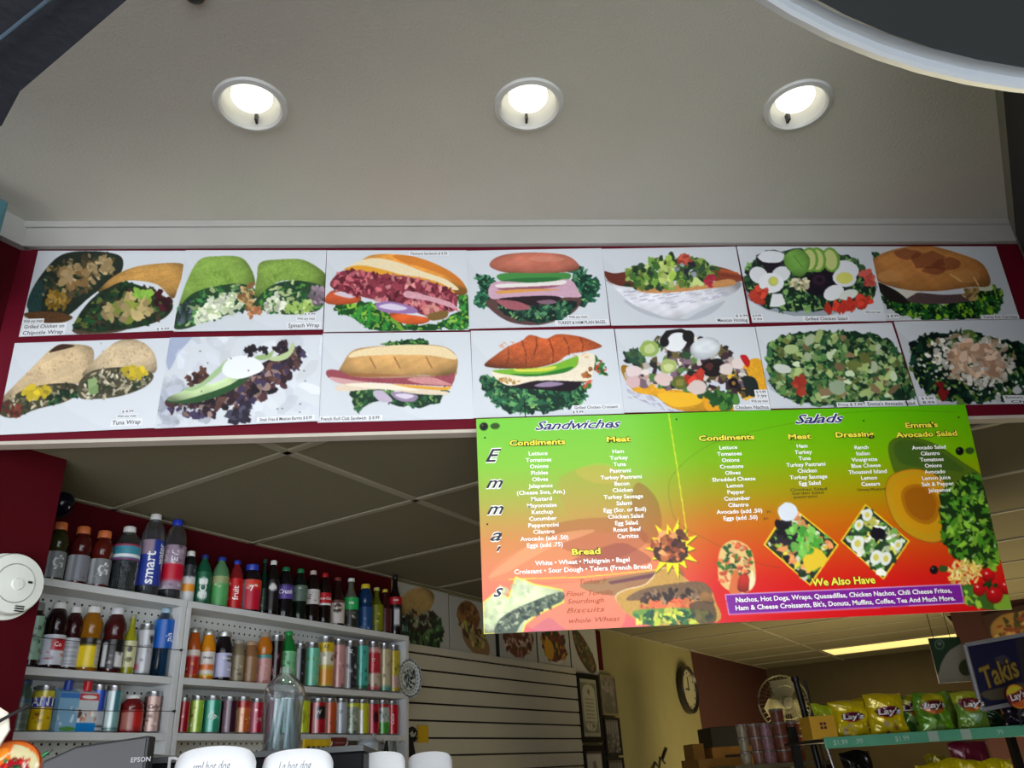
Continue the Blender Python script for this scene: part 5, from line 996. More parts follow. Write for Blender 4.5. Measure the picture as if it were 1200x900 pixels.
def news(c):
    c.poly([(0,0),(1,0),(1,1.4),(0,1.4)], (70,70,66))
    for k in range(5): c.poly([(.08+.18*k,.1),(.2+.18*k,.1),(.2+.18*k,.6),(.08+.18*k,.6)], (110,108,108))
    c.bits([(.1,.65),(.9,.65),(.9,1.3),(.1,1.3)],60,(.02,.08),[(40,40,40),(120,118,116),(84,84,84)],1.6)
def cert2(c):
    c.poly([(.0,.0),(1,.0),(1,1.4),(.0,1.4)], (60,56,50)); c.poly([(.08,.08),(.92,.08),(.92,1.4),(.08,1.4)], (170,168,160)); c.E(.5,.38,.12,.14,(110,104,90),jag=.2)
    for k in range(6): c.line([(.28,.65+.09*k),(.72,.65+.09*k)], .02, (110,104,90))
frame(4.856,5.165,.165,.575,'tall black framed certificate at the end of the slat wall',cert,.032)
frame(5.19,5.43,.33,.585,'framed photograph with pale brown border, upper right of the certificates',photo,.014,(120,112,84))
frame(5.19,5.43,.085,.318,'dark framed newspaper page below the framed photograph',news,.016,(34,30,28))
frame(4.856,5.155,-.25,.148,'black framed pale document under the tall certificate',cert2,.032)
frame(5.18,5.43,-.2,.073,'dark framed page at the lower right edge of the frames',news,.016,(30,26,24))
s, q, z = on_w(808, 808, 2.49)
t = thing('wall_clock', 'round wall clock with dark rim on the cream wall', 'clock', wp(s, 2.53, z), ROTW); r = .185
MB().lathe([(r, 0), (r+.006, -.02), (r, -.05), (r-.02, -.055), (r-.03, -.035)], 48, axis='y').build('rim', mat('clock_rim', (46,42,38), .25, .3), t)
MB().lathe([(0, -.033), (r-.028, -.034), (r-.026, 0)], 40, axis='y').build('dial', mat('clock_dial', (150,146,118), .5), t)
m = MB(); m.box(-.005, .005, -.038, -.035, -.01, .10); m.box(-.07, .01, -.038, -.035, -.005, .005)
for k in range(12): a = k*math.pi/6; m.box(.13*math.cos(a)-.006, .13*math.cos(a)+.006, -.037, -.034, .13*math.sin(a)-.006, .13*math.sin(a)+.006)
m.build('hands', M_DARK, t)
# small things on hooks and on the slats
s, q, z = on_w(496, 860, 2.5)
t = thing('price_tag', 'yellow plastic tag on the slat wall right of the black ladle', 'tag', wp(s-.04, 2.498, z-.038), ROTW); MB().box(0, .078, 0, .006, 0, .075).build('card', mat('yellow_plastic', (206,166,16), .4), t, bevel=.001)
hk = mat('white_hook', (214,214,210), .4)
def hung(name, label, cat, px, py, fn, yy=870):
    s, q, z = on_w(px, py, QF-.012); t = thing(name, label, cat, wp(s, QF-.018, z), ROTW, None); fn(t); return t
for k, px in enumerate((384, 402, 419, 436, 451, 466)):
    s, q, z = on_w(px, 864, QF-.004)
    t = thing('hook', ['white plastic hook in front of the yellow packet','white plastic hook over the red packet','white plastic hook left of the clear scoop','white plastic hook right of the clear scoop','white plastic hook above the black tongs','white plastic hook at the right end under the cans'][k], 'hook', wp(s, QF, ZB-.020), ROTW, 'hooks under the bottom shelf')
    MB().tube([(0, -.004, .012), (0, -.005, -.012), (0, -.014, -.024), (0, -.026, -.018), (0, -.028, -.008)], .0028, 8).build('hook_body', hk, t)
ZH = ZB-.045
def flat(px0, px1, py0, py1, q): a = on_w(px0, py0, q); b = on_w(px1, py1, q); return a[0], b[0], b[2], a[2]
def packet(name, label, cat, b, q, col, part, extra=None, d=.012):
    s0, s1, z0, z1 = flat(*b, q); t = thing(name, label, cat, wp(s0, q, z0), ROTW); W_, H_ = s1-s0, z1-z0
    MB().box(0, W_, 0, d, 0, H_).build(part, mat('pk_%d_%d_%d' % col, col, .45, vary=.2, vscale=30), t, bevel=.003)
    if extra: extra(t, W_, H_)
    return t
def teeth(t, W_, H_):
    m = MB()
    for k in range(5): m.box(W_*(.1+.18*k), W_*(.2+.18*k), -.003, 0, H_*.1, H_*.3)
    m.build('print', M_DARK, t)
packet('packet', 'yellow packet with black print under the bottom shelf', 'packet', (357,388,866,878), QF-.02, (214,176,20), 'wrapper', teeth)
def redx(t, W_, H_):
    m = MB()
    for k in range(4): m.box(W_*.15, W_*.85, -.002, 0, H_*(.2+.18*k), H_*(.24+.18*k))
    m.build('print', mat('pale_print', (170,110,104), .5), t)
packet('packet', 'dark red packet with small print hanging beside the yellow packet', 'packet', (390,406,864,891), QF-.02, (96,24,30), 'wrapper', redx)
packet('packet', 'dark olive packet hanging right of the red packet', 'packet', (407,419,868,892), QF-.018, (60,52,34), 'wrapper', redx)
s0, s1, z0, z1 = flat(422, 441, 866, 889, QF-.03)
t = thing('scoop', 'clear plastic scoop hanging under the bottom shelf', 'scoop', wp((s0+s1)/2, QF-.03, z0), ROTW)
MB().lathe([(.03, 0), (.042, .012), (.044, z1-z0-.015), (.03, z1-z0)], 24).build('bowl', mat('frosted_plastic', (170,176,184), .25), t)
MB().tube([(.02, 0, z1-z0-.01), (.035, 0, z1-z0+.02)], .004).build('handle', mat('frosted_plastic', (170,176,184), .25), t)
for k, (px, lab) in enumerate(((453, 'black tongs hanging between the scoop and the ladle'), (462, 'steel whisk hanging at the end of the shelf unit'))):
    s, q, z = on_w(px, 868, QF-.025); t = thing('tongs' if k == 0 else 'whisk', lab, 'utensil', wp(s, QF-.025, z-.13), ROTW); m = MB()
    if k == 0: m.tube([(0, 0, .13), (-.018, 0, .06), (-.028, 0, 0)], [.004, .008, .01]).tube([(0, 0, .13), (.010, 0, .06), (.016, 0, 0)], [.004, .007, .009]); m.build('arms', M_DARK, t)
    else:
        for j in range(5): a = j*math.pi/5; m.tube([(0,0,.13),(.016*math.cos(a),.016*math.sin(a),.07),(.014*math.cos(a),.014*math.sin(a),.02),(0,0,0),(-.014*math.cos(a),-.014*math.sin(a),.02),(-.016*math.cos(a),-.016*math.sin(a),.07),(0,0,.13)], .0016, 5)
        m.build('wires', mat('bright_steel', (150,150,150), .3, .9), t)
s, q, z = on_w(483, 861, 2.47)
t = thing('ladle', 'black ladle hanging on the slat wall beside the yellow tag', 'ladle', wp(s, 2.47, z), ROTW)
MB().tube([(.026*math.cos(a*.5236), 0, .026*math.sin(a*.5236)) for a in range(12)], .009, 8, True).build('ring', M_DARK, t)
MB().tube([(-.01, 0, -.02), (-.022, -.004, -.08), (-.03, -.004, -.15)], [.010, .026, .034], 12).build('handle', M_DARK, t)
MB().tube([(.004, .04, 0), (.004, -.01, -.004), (.004, -.016, .008)], .003, 8).build('hook', hk, t)
# ================================================================ COUNTER FOREGROUND
M_CB = mat('charcoal_plastic', (44,46,48), .5, bump=.05); M_CASE = mat('near_black_cabinet', (9,12,15), .5, spec=.1)
# display case with a black panel
a = on_y(178, 861, 1.62); b = on_y(413, 879, 1.62)
t = thing('display_case', 'black display case along the counter under the drink shelves', 'case', (a[0], 1.62, 0)); W_ = b[0]-a[0]+.02
MB().box(0, W_, 0, .45, .02, EYE+.058).build('cabinet', M_CASE, t, bevel=.004)
MB().box(-.008, .0, -.006, .45, .02, EYE+.075).build('edge_strip', mat('pale_aluminium', (205,214,224), .3, .6), t)
MB().box(.0, W_, .0, .45, EYE+.0582, EYE+.068).build('top', mat('grey_worktop', (66,68,68), .5), t)
L = Letters(); x, y, z = on_y(205, 896, 1.62)
L.put('D', lambda u, v, w: (x-a[0]+u, -.0012, z+v), .036, (206,208,210), bold=.02); L.put('L', lambda u, v, w: (on_y(319, 899, 1.62)[0]-a[0]+u, -.0012, z-.012+v), .03, (170,172,176), bold=.02); L.build(t)
# receipt printer
t = thing('printer', 'charcoal grey printer with sloping top left of the black display case', 'printer', (on_y(116, 880, 1.5)[0], 1.5, EYE-.14)); hx = .118
za, zb = on_y(60, 876, 1.5)[2]-EYE+.14, on_y(172, 862, 1.5)[2]-EYE+.14; x0, x1 = on_y(52, 880, 1.5)[0]-t.location.x, on_y(173, 880, 1.5)[0]-t.location.x
MB().prism([(x0, 0, 0), (x1, 0, 0), (x1, 0, zb), (x0+.05, 0, za), (x0, 0, za-.02)], (0, .035, 0)).build('housing', M_CB, t, bevel=.003)
MB().prism([(x0+.004, -.003, za-.07), (x1-.004, -.003, zb-.06), (x1-.004, -.003, zb-.004), (x0+.05, -.003, za-.004), (x0+.004, -.003, za-.024)], (0, .003, 0)).build('front_panel', mat('slate_plastic', (60,60,63), .5), t)
L = Letters(); x, y, z = on_y(166, 890, 1.5); L.put('EPSON', lambda u, v, w: (x-t.location.x+u, -.0045, z-EYE+.14+v), .0105, (170,172,176), bold=.01); L.build(t)
t = thing('counter', 'dark counter under the printer and the white paper cups', 'counter', (-.45, 1.55, 0)); MB().box(-.5, 1.25, -.30, .06, 0, EYE-.141).build('counter_body', mat('dark_wood', (60,40,30), .5, vary=.2), t); MB().box(b[0]+.03+.45, 1.25, .062, .75, 0, EYE-.141).build('counter_body', mat('dark_wood', (60,40,30), .5, vary=.2), t); MB().box(-.5, a[0]-.012+.45, .062, .3, 0, EYE-.141).build('counter_body', mat('dark_wood', (60,40,30), .5, vary=.2), t)
# white paper cups with hand lettering
def cup(px, wpx, top, Y, lab, txt, turn=0.):
    x, _, z = on_y(px, 900, Y); xa, xb = on_y(px-wpx/2, 893, Y)[0], on_y(px+wpx/2, 893, Y)[0]; R_ = (xb-xa)/2; zt = on_y(px, top, Y)[2]; base = EYE-.14
    t = thing('paper_scoop_cup', lab, 'cup', (x, Y, base), turn, 'white paper scoop cups along the counter'); H = zt-base
    m = MB(); m.sm = True; n = 28; rows_ = [(.62, 0, 0), (.9, .45, 0), (1.0, .72, 0), (1.0, 1.0, 1)]
    for r_, h_, tp in rows_:
        for i in range(n+1):
            u = i/n*2-1; an = -math.pi/2+u*1.15; m.v.append((R_*r_*math.sin(u*1.25)/math.sin(1.25), -R_*.5*math.cos(u*1.2)*r_*.6, H*h_-(.016*abs(u)**2+.014*abs(u)**8)*tp*R_/.07))
    k = n+1
    m.f = [(j*k+i, j*k+i+1, (j+1)*k+i+1, (j+1)*k+i) for j in range(3) for i in range(n)]
    o = m.build('card_front', mat('white_card', (226,228,232), .5), t); so = o.modifiers.new('thick', 'SOLIDIFY'); so.thickness = .003; so.offset = 1
    m = MB(); m.prism([(-R_*.62, .0, 0), (R_*.62, 0, 0), (R_*.9, 0, H*.5), (-R_*.9, 0, H*.5)], (0, .05, 0)); m.build('card_back', mat('white_card', (226,228,232), .5), t)
    m = MB()
    for k_ in range(4): m.lathe([(0, -.0015), (.006, 0)], 8, (-R_*.93, .004, H*(.93-.05*k_)), 'y')
    m.build('side_print', mat('pink_print', (206,120,130), .5), t)
    L = Letters()
    for tx, dz, w_ in txt: L.put(tx, lambda u, v, w, dz=dz: (u-R_*.05, -.3*R_*math.cos(1.2*math.asin(max(-1, min(1, (u-R_*.05)/R_*.949)))/1.25)-.0045, H-dz+v), .022, (110,112,124), bold=-.008, shear=.35, width=w_*R_)
    L.build(t)
cup(254, 92, 875, 1.40, 'large white paper cup, leftmost in the row, with small hot dog written on it', [('sml hot dog', .028, .95), ('$ 2.50', .052, .4)])
cup(350, 80, 878, 1.42, 'white paper cup second from the left in the row, with a price written on it', [('Lg hot dog', .024, .95), ('$ 2.50', .046, .55)])
cup(447, 54, 881, 1.75, 'plain white paper cup third from the left in the row', [])
cup(504, 50, 881, 2.1, 'smallest white paper cup, right end of the row', [])
# clear jug standing on the case
x, y, z = on_y(329, 886, 1.75); t = thing('clear_jug', 'large clear plastic jug with straight sides in front of the cans', 'jug', (x, 1.75, EYE+.0685))
z0 = EYE+.0685; zt = on_y(333, 782, 1.75)[2]-z0; R_ = .036; R_ = (on_y(352, 830, 1.75)[0]-on_y(304, 830, 1.75)[0])/2
J = [(0,0),(R_*.86,0),(R_*.9,.008),(R_*.92,zt*.5),(R_*1.0,zt*.62),(R_*1.0,zt*.70),(R_*.9,zt*.78),(R_*.5,zt*.88),(R_*.3,zt*.92),(R_*.28,zt)]
MB().lathe(J, 40).build('jug_body', clear_mat('clear_jug_plastic', (228,234,236), .42), t)
MB().lathe([(R_*.80,.004),(R_*.84,zt*.48),(R_*.78,zt*.6)], 24).build('inner_wall', clear_mat('clear_jug_plastic', (228,234,236), .42), t)
m = MB()
for k in range(6): a = k*1.05; m.tube([(R_*.55*math.cos(a), R_*.55*math.sin(a), .006), (R_*.35*math.cos(a+.6), R_*.35*math.sin(a+.6), zt*.62)], .0042, 6)
m.build('straws', mat('pale_straw', (206,222,224), .3), t)
# left edge things
x, y, z = on_y(26, 904, 1.25); t = thing('snack_tub', 'round orange lidded noodle tub tilted at the bottom left corner', 'tub', (x, 1.2, z)); t.rotation_euler = (math.radians(62), 0, math.radians(8))
cv = Cv(80, 80, (206,110,36)); cv.E(.5,.5,.5,.5,(214,104,30),n=40); cv.S([(.55,.1),(.9,.3),(.95,.6),(.7,.6),(.55,.35)], (206,196,150)); cv.S([(.1,.3),(.4,.15),(.5,.3),(.2,.5)], (236,140,40))
cv.line([(.15,.62),(.55,.22)], .03, (240,200,160)); cv.line([(.22,.72),(.6,.35)], .05, (110,40,24)); cv.S([(.45,.45),(.7,.35),(.85,.5),(.8,.75),(.5,.8)], (150,20,34)); cv.S([(.55,.5),(.72,.46),(.75,.65),(.6,.7)], (40,60,44)); cv.bits([(.5,.3),(.95,.4),(.9,.85),(.5,.9)], 40, (.01,.04), [(230,225,210),(60,120,60),(190,60,30),(240,170,60)], 1.6); cv.bits([(.1,.5),(.45,.5),(.45,.95),(.15,.8)], 30, (.01,.04), [(236,150,60),(176,60,30),(240,200,120)], 1.7)
img = cv.out(); m = MB(); m.sm = True; cols = []; m.v.append((0,0,.006)); cols.append(img[40,40]); NR, NA = 24, 48
for j in range(1, NR+1):
    for i in range(NA):
        a = 2*math.pi*i/NA; f = j/NR; rr = .042*f; m.v.append((rr*math.cos(a), rr*math.sin(a), .006*(1-f**4)-(0.004 if j == NR else 0))); cols.append(img[min(79, int((.5-.49*f*math.sin(a))*80)), min(79, int((.5+.49*f*math.cos(a))*80))])
m.f = [(0, 1+i, 1+(i+1) % NA) for i in range(NA)]+[(1+(j-1)*NA+i, 1+j*NA+i, 1+j*NA+(i+1) % NA, 1+(j-1)*NA+(i+1) % NA) for j in range(1, NR) for i in range(NA)]
m.build('lid', attr_mat('glazed_print', .15, spec=.6), t, cols=np.array(cols)); MB().lathe([(0, -.045), (.034, -.045), (.040, -.006), (.043, -.003), (.042, .001)], 36).build('tub_body', mat('orange_card', (190,84,30), .5), t)
x, y, z = on_y(-6, 858, 1.2); t = thing('paper_disc', 'off-white paper disc with a black stick at the left edge', 'paper', (x-.012, 1.2, z)); t.rotation_euler = (math.radians(80), 0, 0)
MB().lathe([(0, 0), (.030, .001), (.034, .006), (.034, .009), (.030, .004), (0, .003)], 9).build('disc', mat('cream_paper', (206,200,186), .6), t)
MB().tube([(-.005, -.004, .012), (.052, .028, .014)], .0022, 8).build('stick', M_DARK, t)
x, y, z = on_y(86, 888, 1.6); t = thing('navy_tub', 'dark navy round-topped tub behind the printer', 'tub', (x, 1.68, EYE-.14)); zq = z-.018-EYE+.14
MB().lathe([(.030, 0), (.034, .0+zq), (.028, .018+zq), (.014, .030+zq), (0, .034+zq)], 28).build('tub_body', mat('navy_plastic', (14,20,52), .6), t)
x, y, z = on_y(66, 882, 1.66); zq = z-.008-EYE+.14; t = thing('drinking_straw', 'long green straw leaning out beside the dark navy tub', 'straw', (x-.10, 1.6, EYE-.1395)); MB().tube([(-.03, 0, .004), (.084, 0, zq-.012), (.112, .0, zq+.006)], .0035, 10).build('barrel', mat('green_plastic', (20,110,60), .3), t); MB().tube([(.112, 0, zq+.006), (.118, 0, zq+.010)], .0022, 8).build('tip', mat('bright_steel', (150,150,150), .3, .9), t)
# ================================================================ SNACK RACK ON THE RIGHT
YR = 3.3
M_FOIL = attr_mat('foil_print', .2, metal=.12, spec=.8)
def bag(px, yb, wpx, hpx, Y, lab, base, kind, txt="Lay's", z=None, grp='crisp bags on the rack', lean=0, tw=None, side=(0,0), tc=(245,242,240)):
    x, _, zb = on_y(px, yb, Y); zb = z if z is not None else zb
    w_ = on_y(px+wpx/2, yb-20, Y)[0]-on_y(px-wpx/2, yb-20, Y)[0]; h = on_y(px, yb-hpx, Y)[2]-on_y(px, yb, Y)[2]
    t = thing('crisp_bag', lab, 'bag', (x, Y, zb), lean, grp); d = w_*.19
    cv = Cv(40, 44, base)
    if kind == 'yellow': cv.E(.5,.45,.45,.35,tuple(min(255, c*1.1) for c in base)); cv.E(.48,.46,.30,.14,(190,30,30)); cv.E(.5,.44,.33,.11,(110,20,60)); cv.bits([(.3,.7),(.7,.7),(.7,.95),(.3,.95)], 14, (.03,.07), [(236,206,90),(150,110,50),(200,180,160)], 1.3)
    if kind == 'green': cv.E(.5,.30,.36,.28,(190,180,20)); cv.E(.5,.42,.30,.14,(206,110,30)); cv.E(.5,.34,.36,.12,(100,24,40)); cv.bits([(.1,.65),(.9,.65),(.9,1),(.1,1)], 16, (.04,.12), [(120,180,40),(60,130,50),(160,200,110)], 1.5)
    if kind == 'split': cv.poly([(0,0),(1,0),(1,.3),(0,.3)], (176,186,40)); cv.E(.42,.32,.36,.16,(110,30,40)); cv.E(.4,.44,.25,.1,(206,110,30)); cv.poly([(.2,.6),(.75,.6),(.5,.85)], (150,190,140))
    img = cv.out(); NX, NZ = 22, 26; m = MB(); m.sm = True; cols = []; rg = np.random.default_rng(int(px*7+yb)); ph = rg.random(8)*6
    def depth(u, v):
        e = max(0, 1-abs(2*u-1)**2.2)**.5*max(0, 1-abs(2*v-1)**4)**.6
        return d*e+.0042*(math.sin(9*u+5*v+ph[0])+math.sin(14*v-7*u+ph[1])+.8*abs(math.sin(19*u+9*v+ph[2]))+.6*abs(math.sin(17*v-13*u+ph[5])))*min(1, e*2)+.002*math.sin(60*u+ph[3])*(abs(2*v-1) > .9)
    for sd in (-1, 1):
        for j in range(NZ+1):
            for i in range(NX+1):
                u, v = i/NX, j/NZ; pin = 1-.10*(1-abs(2*v-1))**.5+.02*math.sin(7*v+ph[4]); pin = 1-.07*math.sin(math.pi*v)+(.02*math.sin(9*v+ph[5]))
                m.v.append(((u-.5)*w_*pin+.004*math.sin(8*v+ph[6]), sd*depth(u, v)*(1 if sd < 0 else .7), h*(1-v)+.003*math.sin(6*u+ph[7])*(v < .1)))
                cols.append(img[min(43, int(v*44)), min(39, int(u*40))] if sd < 0 else np.array(base)*.9)
    k = NX+1; o_ = (NX+1)*(NZ+1)
    for j in range(NZ):
        for i in range(NX):
            a = j*k+i; m.f += [(a, a+k, a+k+1, a+1), (o_+a, o_+a+1, o_+a+k+1, o_+a+k)]
    for j in range(NZ): m.f += [(j*k, o_+j*k, o_+(j+1)*k, (j+1)*k), (j*k+NX, (j+1)*k+NX, o_+(j+1)*k+NX, o_+j*k+NX)]
    body = m.build('foil', M_FOIL, t, cols=np.array(cols))
    if txt:
        L = Letters(); v0 = .45 if kind == 'yellow' else .34; W2 = tw or w_*.6
        def f(a, b, z_=0): u = a/w_+.5; v = v0-b/h; return (a, -depth(min(max(u,0),1), min(max(v,0),1))-.004-z_, h*(1-v))
        L.put(txt, f, h*.20, (60,14,34), bold=.09, shear=.15, width=W2*1.05); L.put(txt, lambda a, b, z_=0: f(a, b, .0015), h*.20, tc, bold=.03, shear=.15, width=W2)
        L.build(t)
    return t
xa, _, zr = on_y(965, 868, YR); xb, _, zr2 = on_y(1215, 849, YR); zr = (zr+zr2)/2+.002
t = thing('snack_rack', 'dark snack rack with a green price rail, right of the frame', 'rack', (xa, YR, 0)); W_ = xb-xa+.15
M_RK = mat('dark_rack_metal', (30,28,28), .5, .3)
MB().box(0, W_, .0, .40, zr-.012, zr-.002).build('shelf', M_RK, t); MB().box(-.04, W_, .012, .40, zr-.33, zr-.32).build('shelf', M_RK, t)
MB().box(0, W_, -.008, 0, zr-.036, zr+.004).build('price_rail', mat('green_price_rail', (96,176,140), .35, vary=.08, vscale=12), t, bevel=.002)
m = MB(); L = Letters()
for k, (px, tx) in enumerate(((982,'$1.99'),(1004,'.99'),(1055,'$1.99'),(1092,'$'),(1131,'.99'),(1171,'.99'))):
    x = on_y(px, 862, YR)[0]-xa
    if k in (3, 4): m.box(x-.02, x+.02, -.0095, -.008, zr-.034, zr+.002)
    else: L.put(tx, lambda u, v, w, x=x: (x+u, -.0096, zr-.016+v), .026, (190,216,200), bold=.01)
m.build('price_ticket', mat('pale_ticket', (176,196,180), .5), t); L.build(t)
for x in (.02, W_-.04):
    MB().box(x, x+.03, .36, .39, 0, zr+.06).build('upright', M_RK, t)
a = Vector(on_y(969, 876, YR+.02))-Vector((xa, YR, 0)); b = Vector(on_y(979, 905, YR+.02))-Vector((xa, YR, 0)); MB().tube([a, b+(b-a)*3], .006).build('bracket', mat('bright_steel', (150,150,150), .3, .9), t)
Yb = YR+.075
YL, YL2, GR_, GR2 = (214,190,10), (176,156,24), (96,150,30), (70,126,50)
bag(1000, 862, 43, 43, Yb, 'yellow crisp bag beside the small yellow box, first large bag on the rack', YL, 'yellow', z=zr)
bag(1023, 861, 30, 46, YR+.2, 'yellow crisp bag half hidden between the first two yellow bags', YL2, 'plain', None, z=zr)
bag(1043, 859, 46, 49, Yb, 'tallest yellow crisp bag, second large bag from the left on the rack', YL, 'yellow', z=zr)
bag(1076, 858, 40, 46, YR+.22, 'green crisp bag standing behind the front green bag', GR2, 'green', "Lay's", z=zr, tw=.12)
bag(1098, 856, 42, 47, Yb, 'front green crisp bag with yellow disc in the middle of the rack', GR_, 'green', z=zr)
bag(1120, 855, 32, 48, YR+.24, 'green crisp bag folded over behind the middle green bag', (110,140,40), 'plain', None, z=zr, lean=.2)
bag(1143, 852, 38, 45, Yb, 'green and yellow crisp bag with pale green diamond, right on the rack', (120,160,60), 'split', z=zr)
bag(1165, 850, 26, 34, YR+.2, 'dark green crisp bag behind the round sign', (24,60,34), 'plain', None, z=zr)
bag(1196, 850, 34, 34, Yb+.03, 'dark purple crisp bag at the right edge of the rack', (34,26,44), 'plain', 'T', z=zr, tw=.02, tc=(130,130,150))
x, _, z = on_y(966, 862, YR+.02); t = thing('snack_box', 'small yellow box with red square print at the left end of the rack', 'box', (x-.005, YR-.02, zr)); hw = (on_y(980,850,YR)[0]-on_y(950,850,YR)[0])/2
m = MB(); m.box(-hw, hw, .02, .12, 0, .082); m.build('carton', mat('yellow_card', (214,160,30), .5), t, bevel=.001)
m = MB(); [m.box(-.012+.014*i, -.002+.014*i, .018, .02, .034+.014*j, .044+.014*j) for i in range(2) for j in range(2)]; m.build('print', mat('maroon_print', (90,20,30), .5), t)
tt = bag(966, 838, 28, 20, YR+.09, 'small lime and purple bag poking out above the yellow box', (176,196,30), 'plain', None, z=zr+.0)
tt.scale = (1, .8, (on_y(966, 823, YR+.09)[2]-zr)/tt.children[0].dimensions.z)
# the round and square signs
def signboard(name, lab, cat, pts, Y, cvfn, bgc, text=(), rim=None):
    cv = Cv(60, 60, bgc, pts); cvfn(cv); K = [on_y(x, y, Y) for x, y in pts]; t = thing(name, lab, cat, tuple((Vector(K[2])+Vector(K[3]))/2))
    o, K0, n = sheet('board', K, cv, None, .006, .5); o.parent = t; o.location = (0, 0, 0)
    Hm = homog(pts, [(0,0),(1,0),(1,1),(0,1)]); L = Letters()
    for tx, p, wpx, size, col, rot in text:
        q = Hm @ np.array([p[0], p[1], 1]); u, v = q[0]/q[2], q[1]/q[2]; c0 = bil(K0, u, v); ex = (K0[1]-K0[0]); W_ = np.linalg.norm(ex); ex = ex/W_; ez = (K0[0]-K0[3]); ez = ez/np.linalg.norm(ez)
        pxm = np.linalg.norm(np.array(on_y(p[0]+.5, p[1], Y))-np.array(on_y(p[0]-.5, p[1], Y)))
        for k, (c_, bo) in enumerate(col): L.put(tx, lambda a, b, z_, k=k: tuple(c0+ex*a+ez*b+n*(.0015+.001*k)), size*pxm, c_, bold=bo, shear=.15, width=wpx*pxm, rot=rot)
    L.build(t)
    if rim:
        m = MB()
        for i in range(4): m.tube([K0[i]+n*.002, K0[(i+1) % 4]+n*.002], .009, 6)
        m.build('border', mat('grey_white_border', (150,150,152), .5), t)
    return t, K0, n
def takis(c):
    c.poly([(1190,750),(1230,745),(1250,840),(1200,810)], (44,40,44)); c.S([(1150,812),(1175,805),(1200,800),(1200,812),(1165,820)], (90,80,60)); c.E(1175, 774, 9, 6, (60,58,70), jag=.1)
t, _, _ = signboard('snack_sign', 'dark blue snack sign with pale border and yellow lettering, right edge', 'sign', [(1130,756),(1232,738),(1254,812),(1150,832)], YR+.05, takis, (16,16,56), [('Takis', (1171,788), 46, 31, (((50,30,10),.07),((150,122,50),.02)), .16)], rim=True)
m = MB(); bo = Vector(t.location); m.tube([(.05,.02,0),(.05,.02,zr-bo.z)], .006); m.build('stand_rod', M_STEEL, t)
def poster_g(c):
    c.poly([(1080,740),(1150,735),(1150,810),(1080,810)], (150,148,138)); c.S([(1070,740),(1140,735),(1128,752),(1112,762),(1103,776),(1098,790),(1080,790)], (28,60,40)); c.E(1101,755,5.6,5.6,(120,140,130),n=20); c.E(1101,755,4.6,4.6,(34,66,46),n=20); c.E(1132,781,9,10,(48,62,44)); c.E(1101,754,2.5,2,(110,130,120))
t, _, _ = signboard('hanging_poster', 'white and green poster with round emblem hanging left of the dark blue sign', 'poster', [(1088,748),(1124,746),(1141,798),(1101,801)], YR+.35, poster_g, (150,148,138), [('\u2014 \u2014 \u2014', (1120,796), 20, 3, (((110,108,100),0),), 0)])
zt = on_y(1105, 747, YR+.35)[2]-t.location.z; m = MB(); m.tube([(-.05,.002,zt-.01),(-.05,.002,EYE+ZD-t.location.z)], .0015, 5).tube([(.03,.002,zt-.01),(.03,.002,EYE+ZD-t.location.z)], .0015, 5); m.build('thread', M_STEEL, t)
x, _, z = on_y(1187, 817, YR-.01); t = thing('round_sign', 'round yellow and red snack sign with white lettering at the right edge', 'sign', (x, YR-.035, z)); R_ = on_y(1200, 817, YR)[0]-on_y(1187, 817, YR)[0]
cv = Cv(50, 50, (30,20,20)); cv.E(.5,.5,.5,.5,(150,60,30),n=40); cv.E(.5,.5,.46,.46,(226,160,30),n=40); cv.E(.5,.62,.40,.30,(214,120,40)); cv.E(.5,.34,.40,.26,(206,190,40))
cv.line([(.06,.62),(.4,.55),(.9,.36)], .36, (140,30,40)); cv.line([(.1,.6),(.4,.53),(.88,.36)], .24, (100,20,40)); cv.E(.5,.82,.26,.10,(206,90,30))
o, K0, n = sheet('board', [(-R_,-.001,R_),(R_,-.001,R_),(R_,-.001,-R_),(-R_,-.001,-R_)], cv, None, .0)
bpy.data.objects.remove(o); img = cv.out(); m = MB(); cols = []; m.v.append((0,-.004,0)); cols.append(img[25,25]); NR, NA = 16, 40
for j in range(1, NR+1):
    for i in range(NA): a = 2*math.pi*i/NA; f = j/NR; m.v.append((R_*f*math.cos(a), -.004, R_*f*math.sin(a))); cols.append(img[min(49,int((.5-.49*f*math.sin(a))*50)), min(49,int((.5+.49*f*math.cos(a))*50))])
m.f = [(0, 1+i, 1+(i+1) % NA) for i in range(NA)]+[(1+(j-1)*NA+i, 1+j*NA+i, 1+j*NA+(i+1) % NA, 1+(j-1)*NA+(i+1) % NA) for j in range(1, NR) for i in range(NA)]
m.build('face', attr_mat('matt_print', .6), t, cols=np.array(cols)); MB().lathe([(0,.004),(R_,.004),(R_*1.03,0),(R_,-.0038)], 40, axis='y').build('backing', M_DARK, t)
L = Letters()
for k, (c_, bo) in enumerate((((110,16,30),.08),((240,236,230),.03))): L.put("Lay's", lambda a, b, z_, k=k: (a, -.0055-.001*k, b+.003), R_*.72, c_, bold=bo, shear=.15, width=R_*1.5, rot=.22)
L.build(t); MB().tube([(0,.008,-R_*.5),(0,.03,zr-z)], .004).build('stem', M_STEEL, t)
bag(1158, 848, 30, 20, YR+.3, 'brown bag behind the round sign and the dark blue sign', (96,50,36), 'plain', None, z=zr).scale = (1,1,1.6)
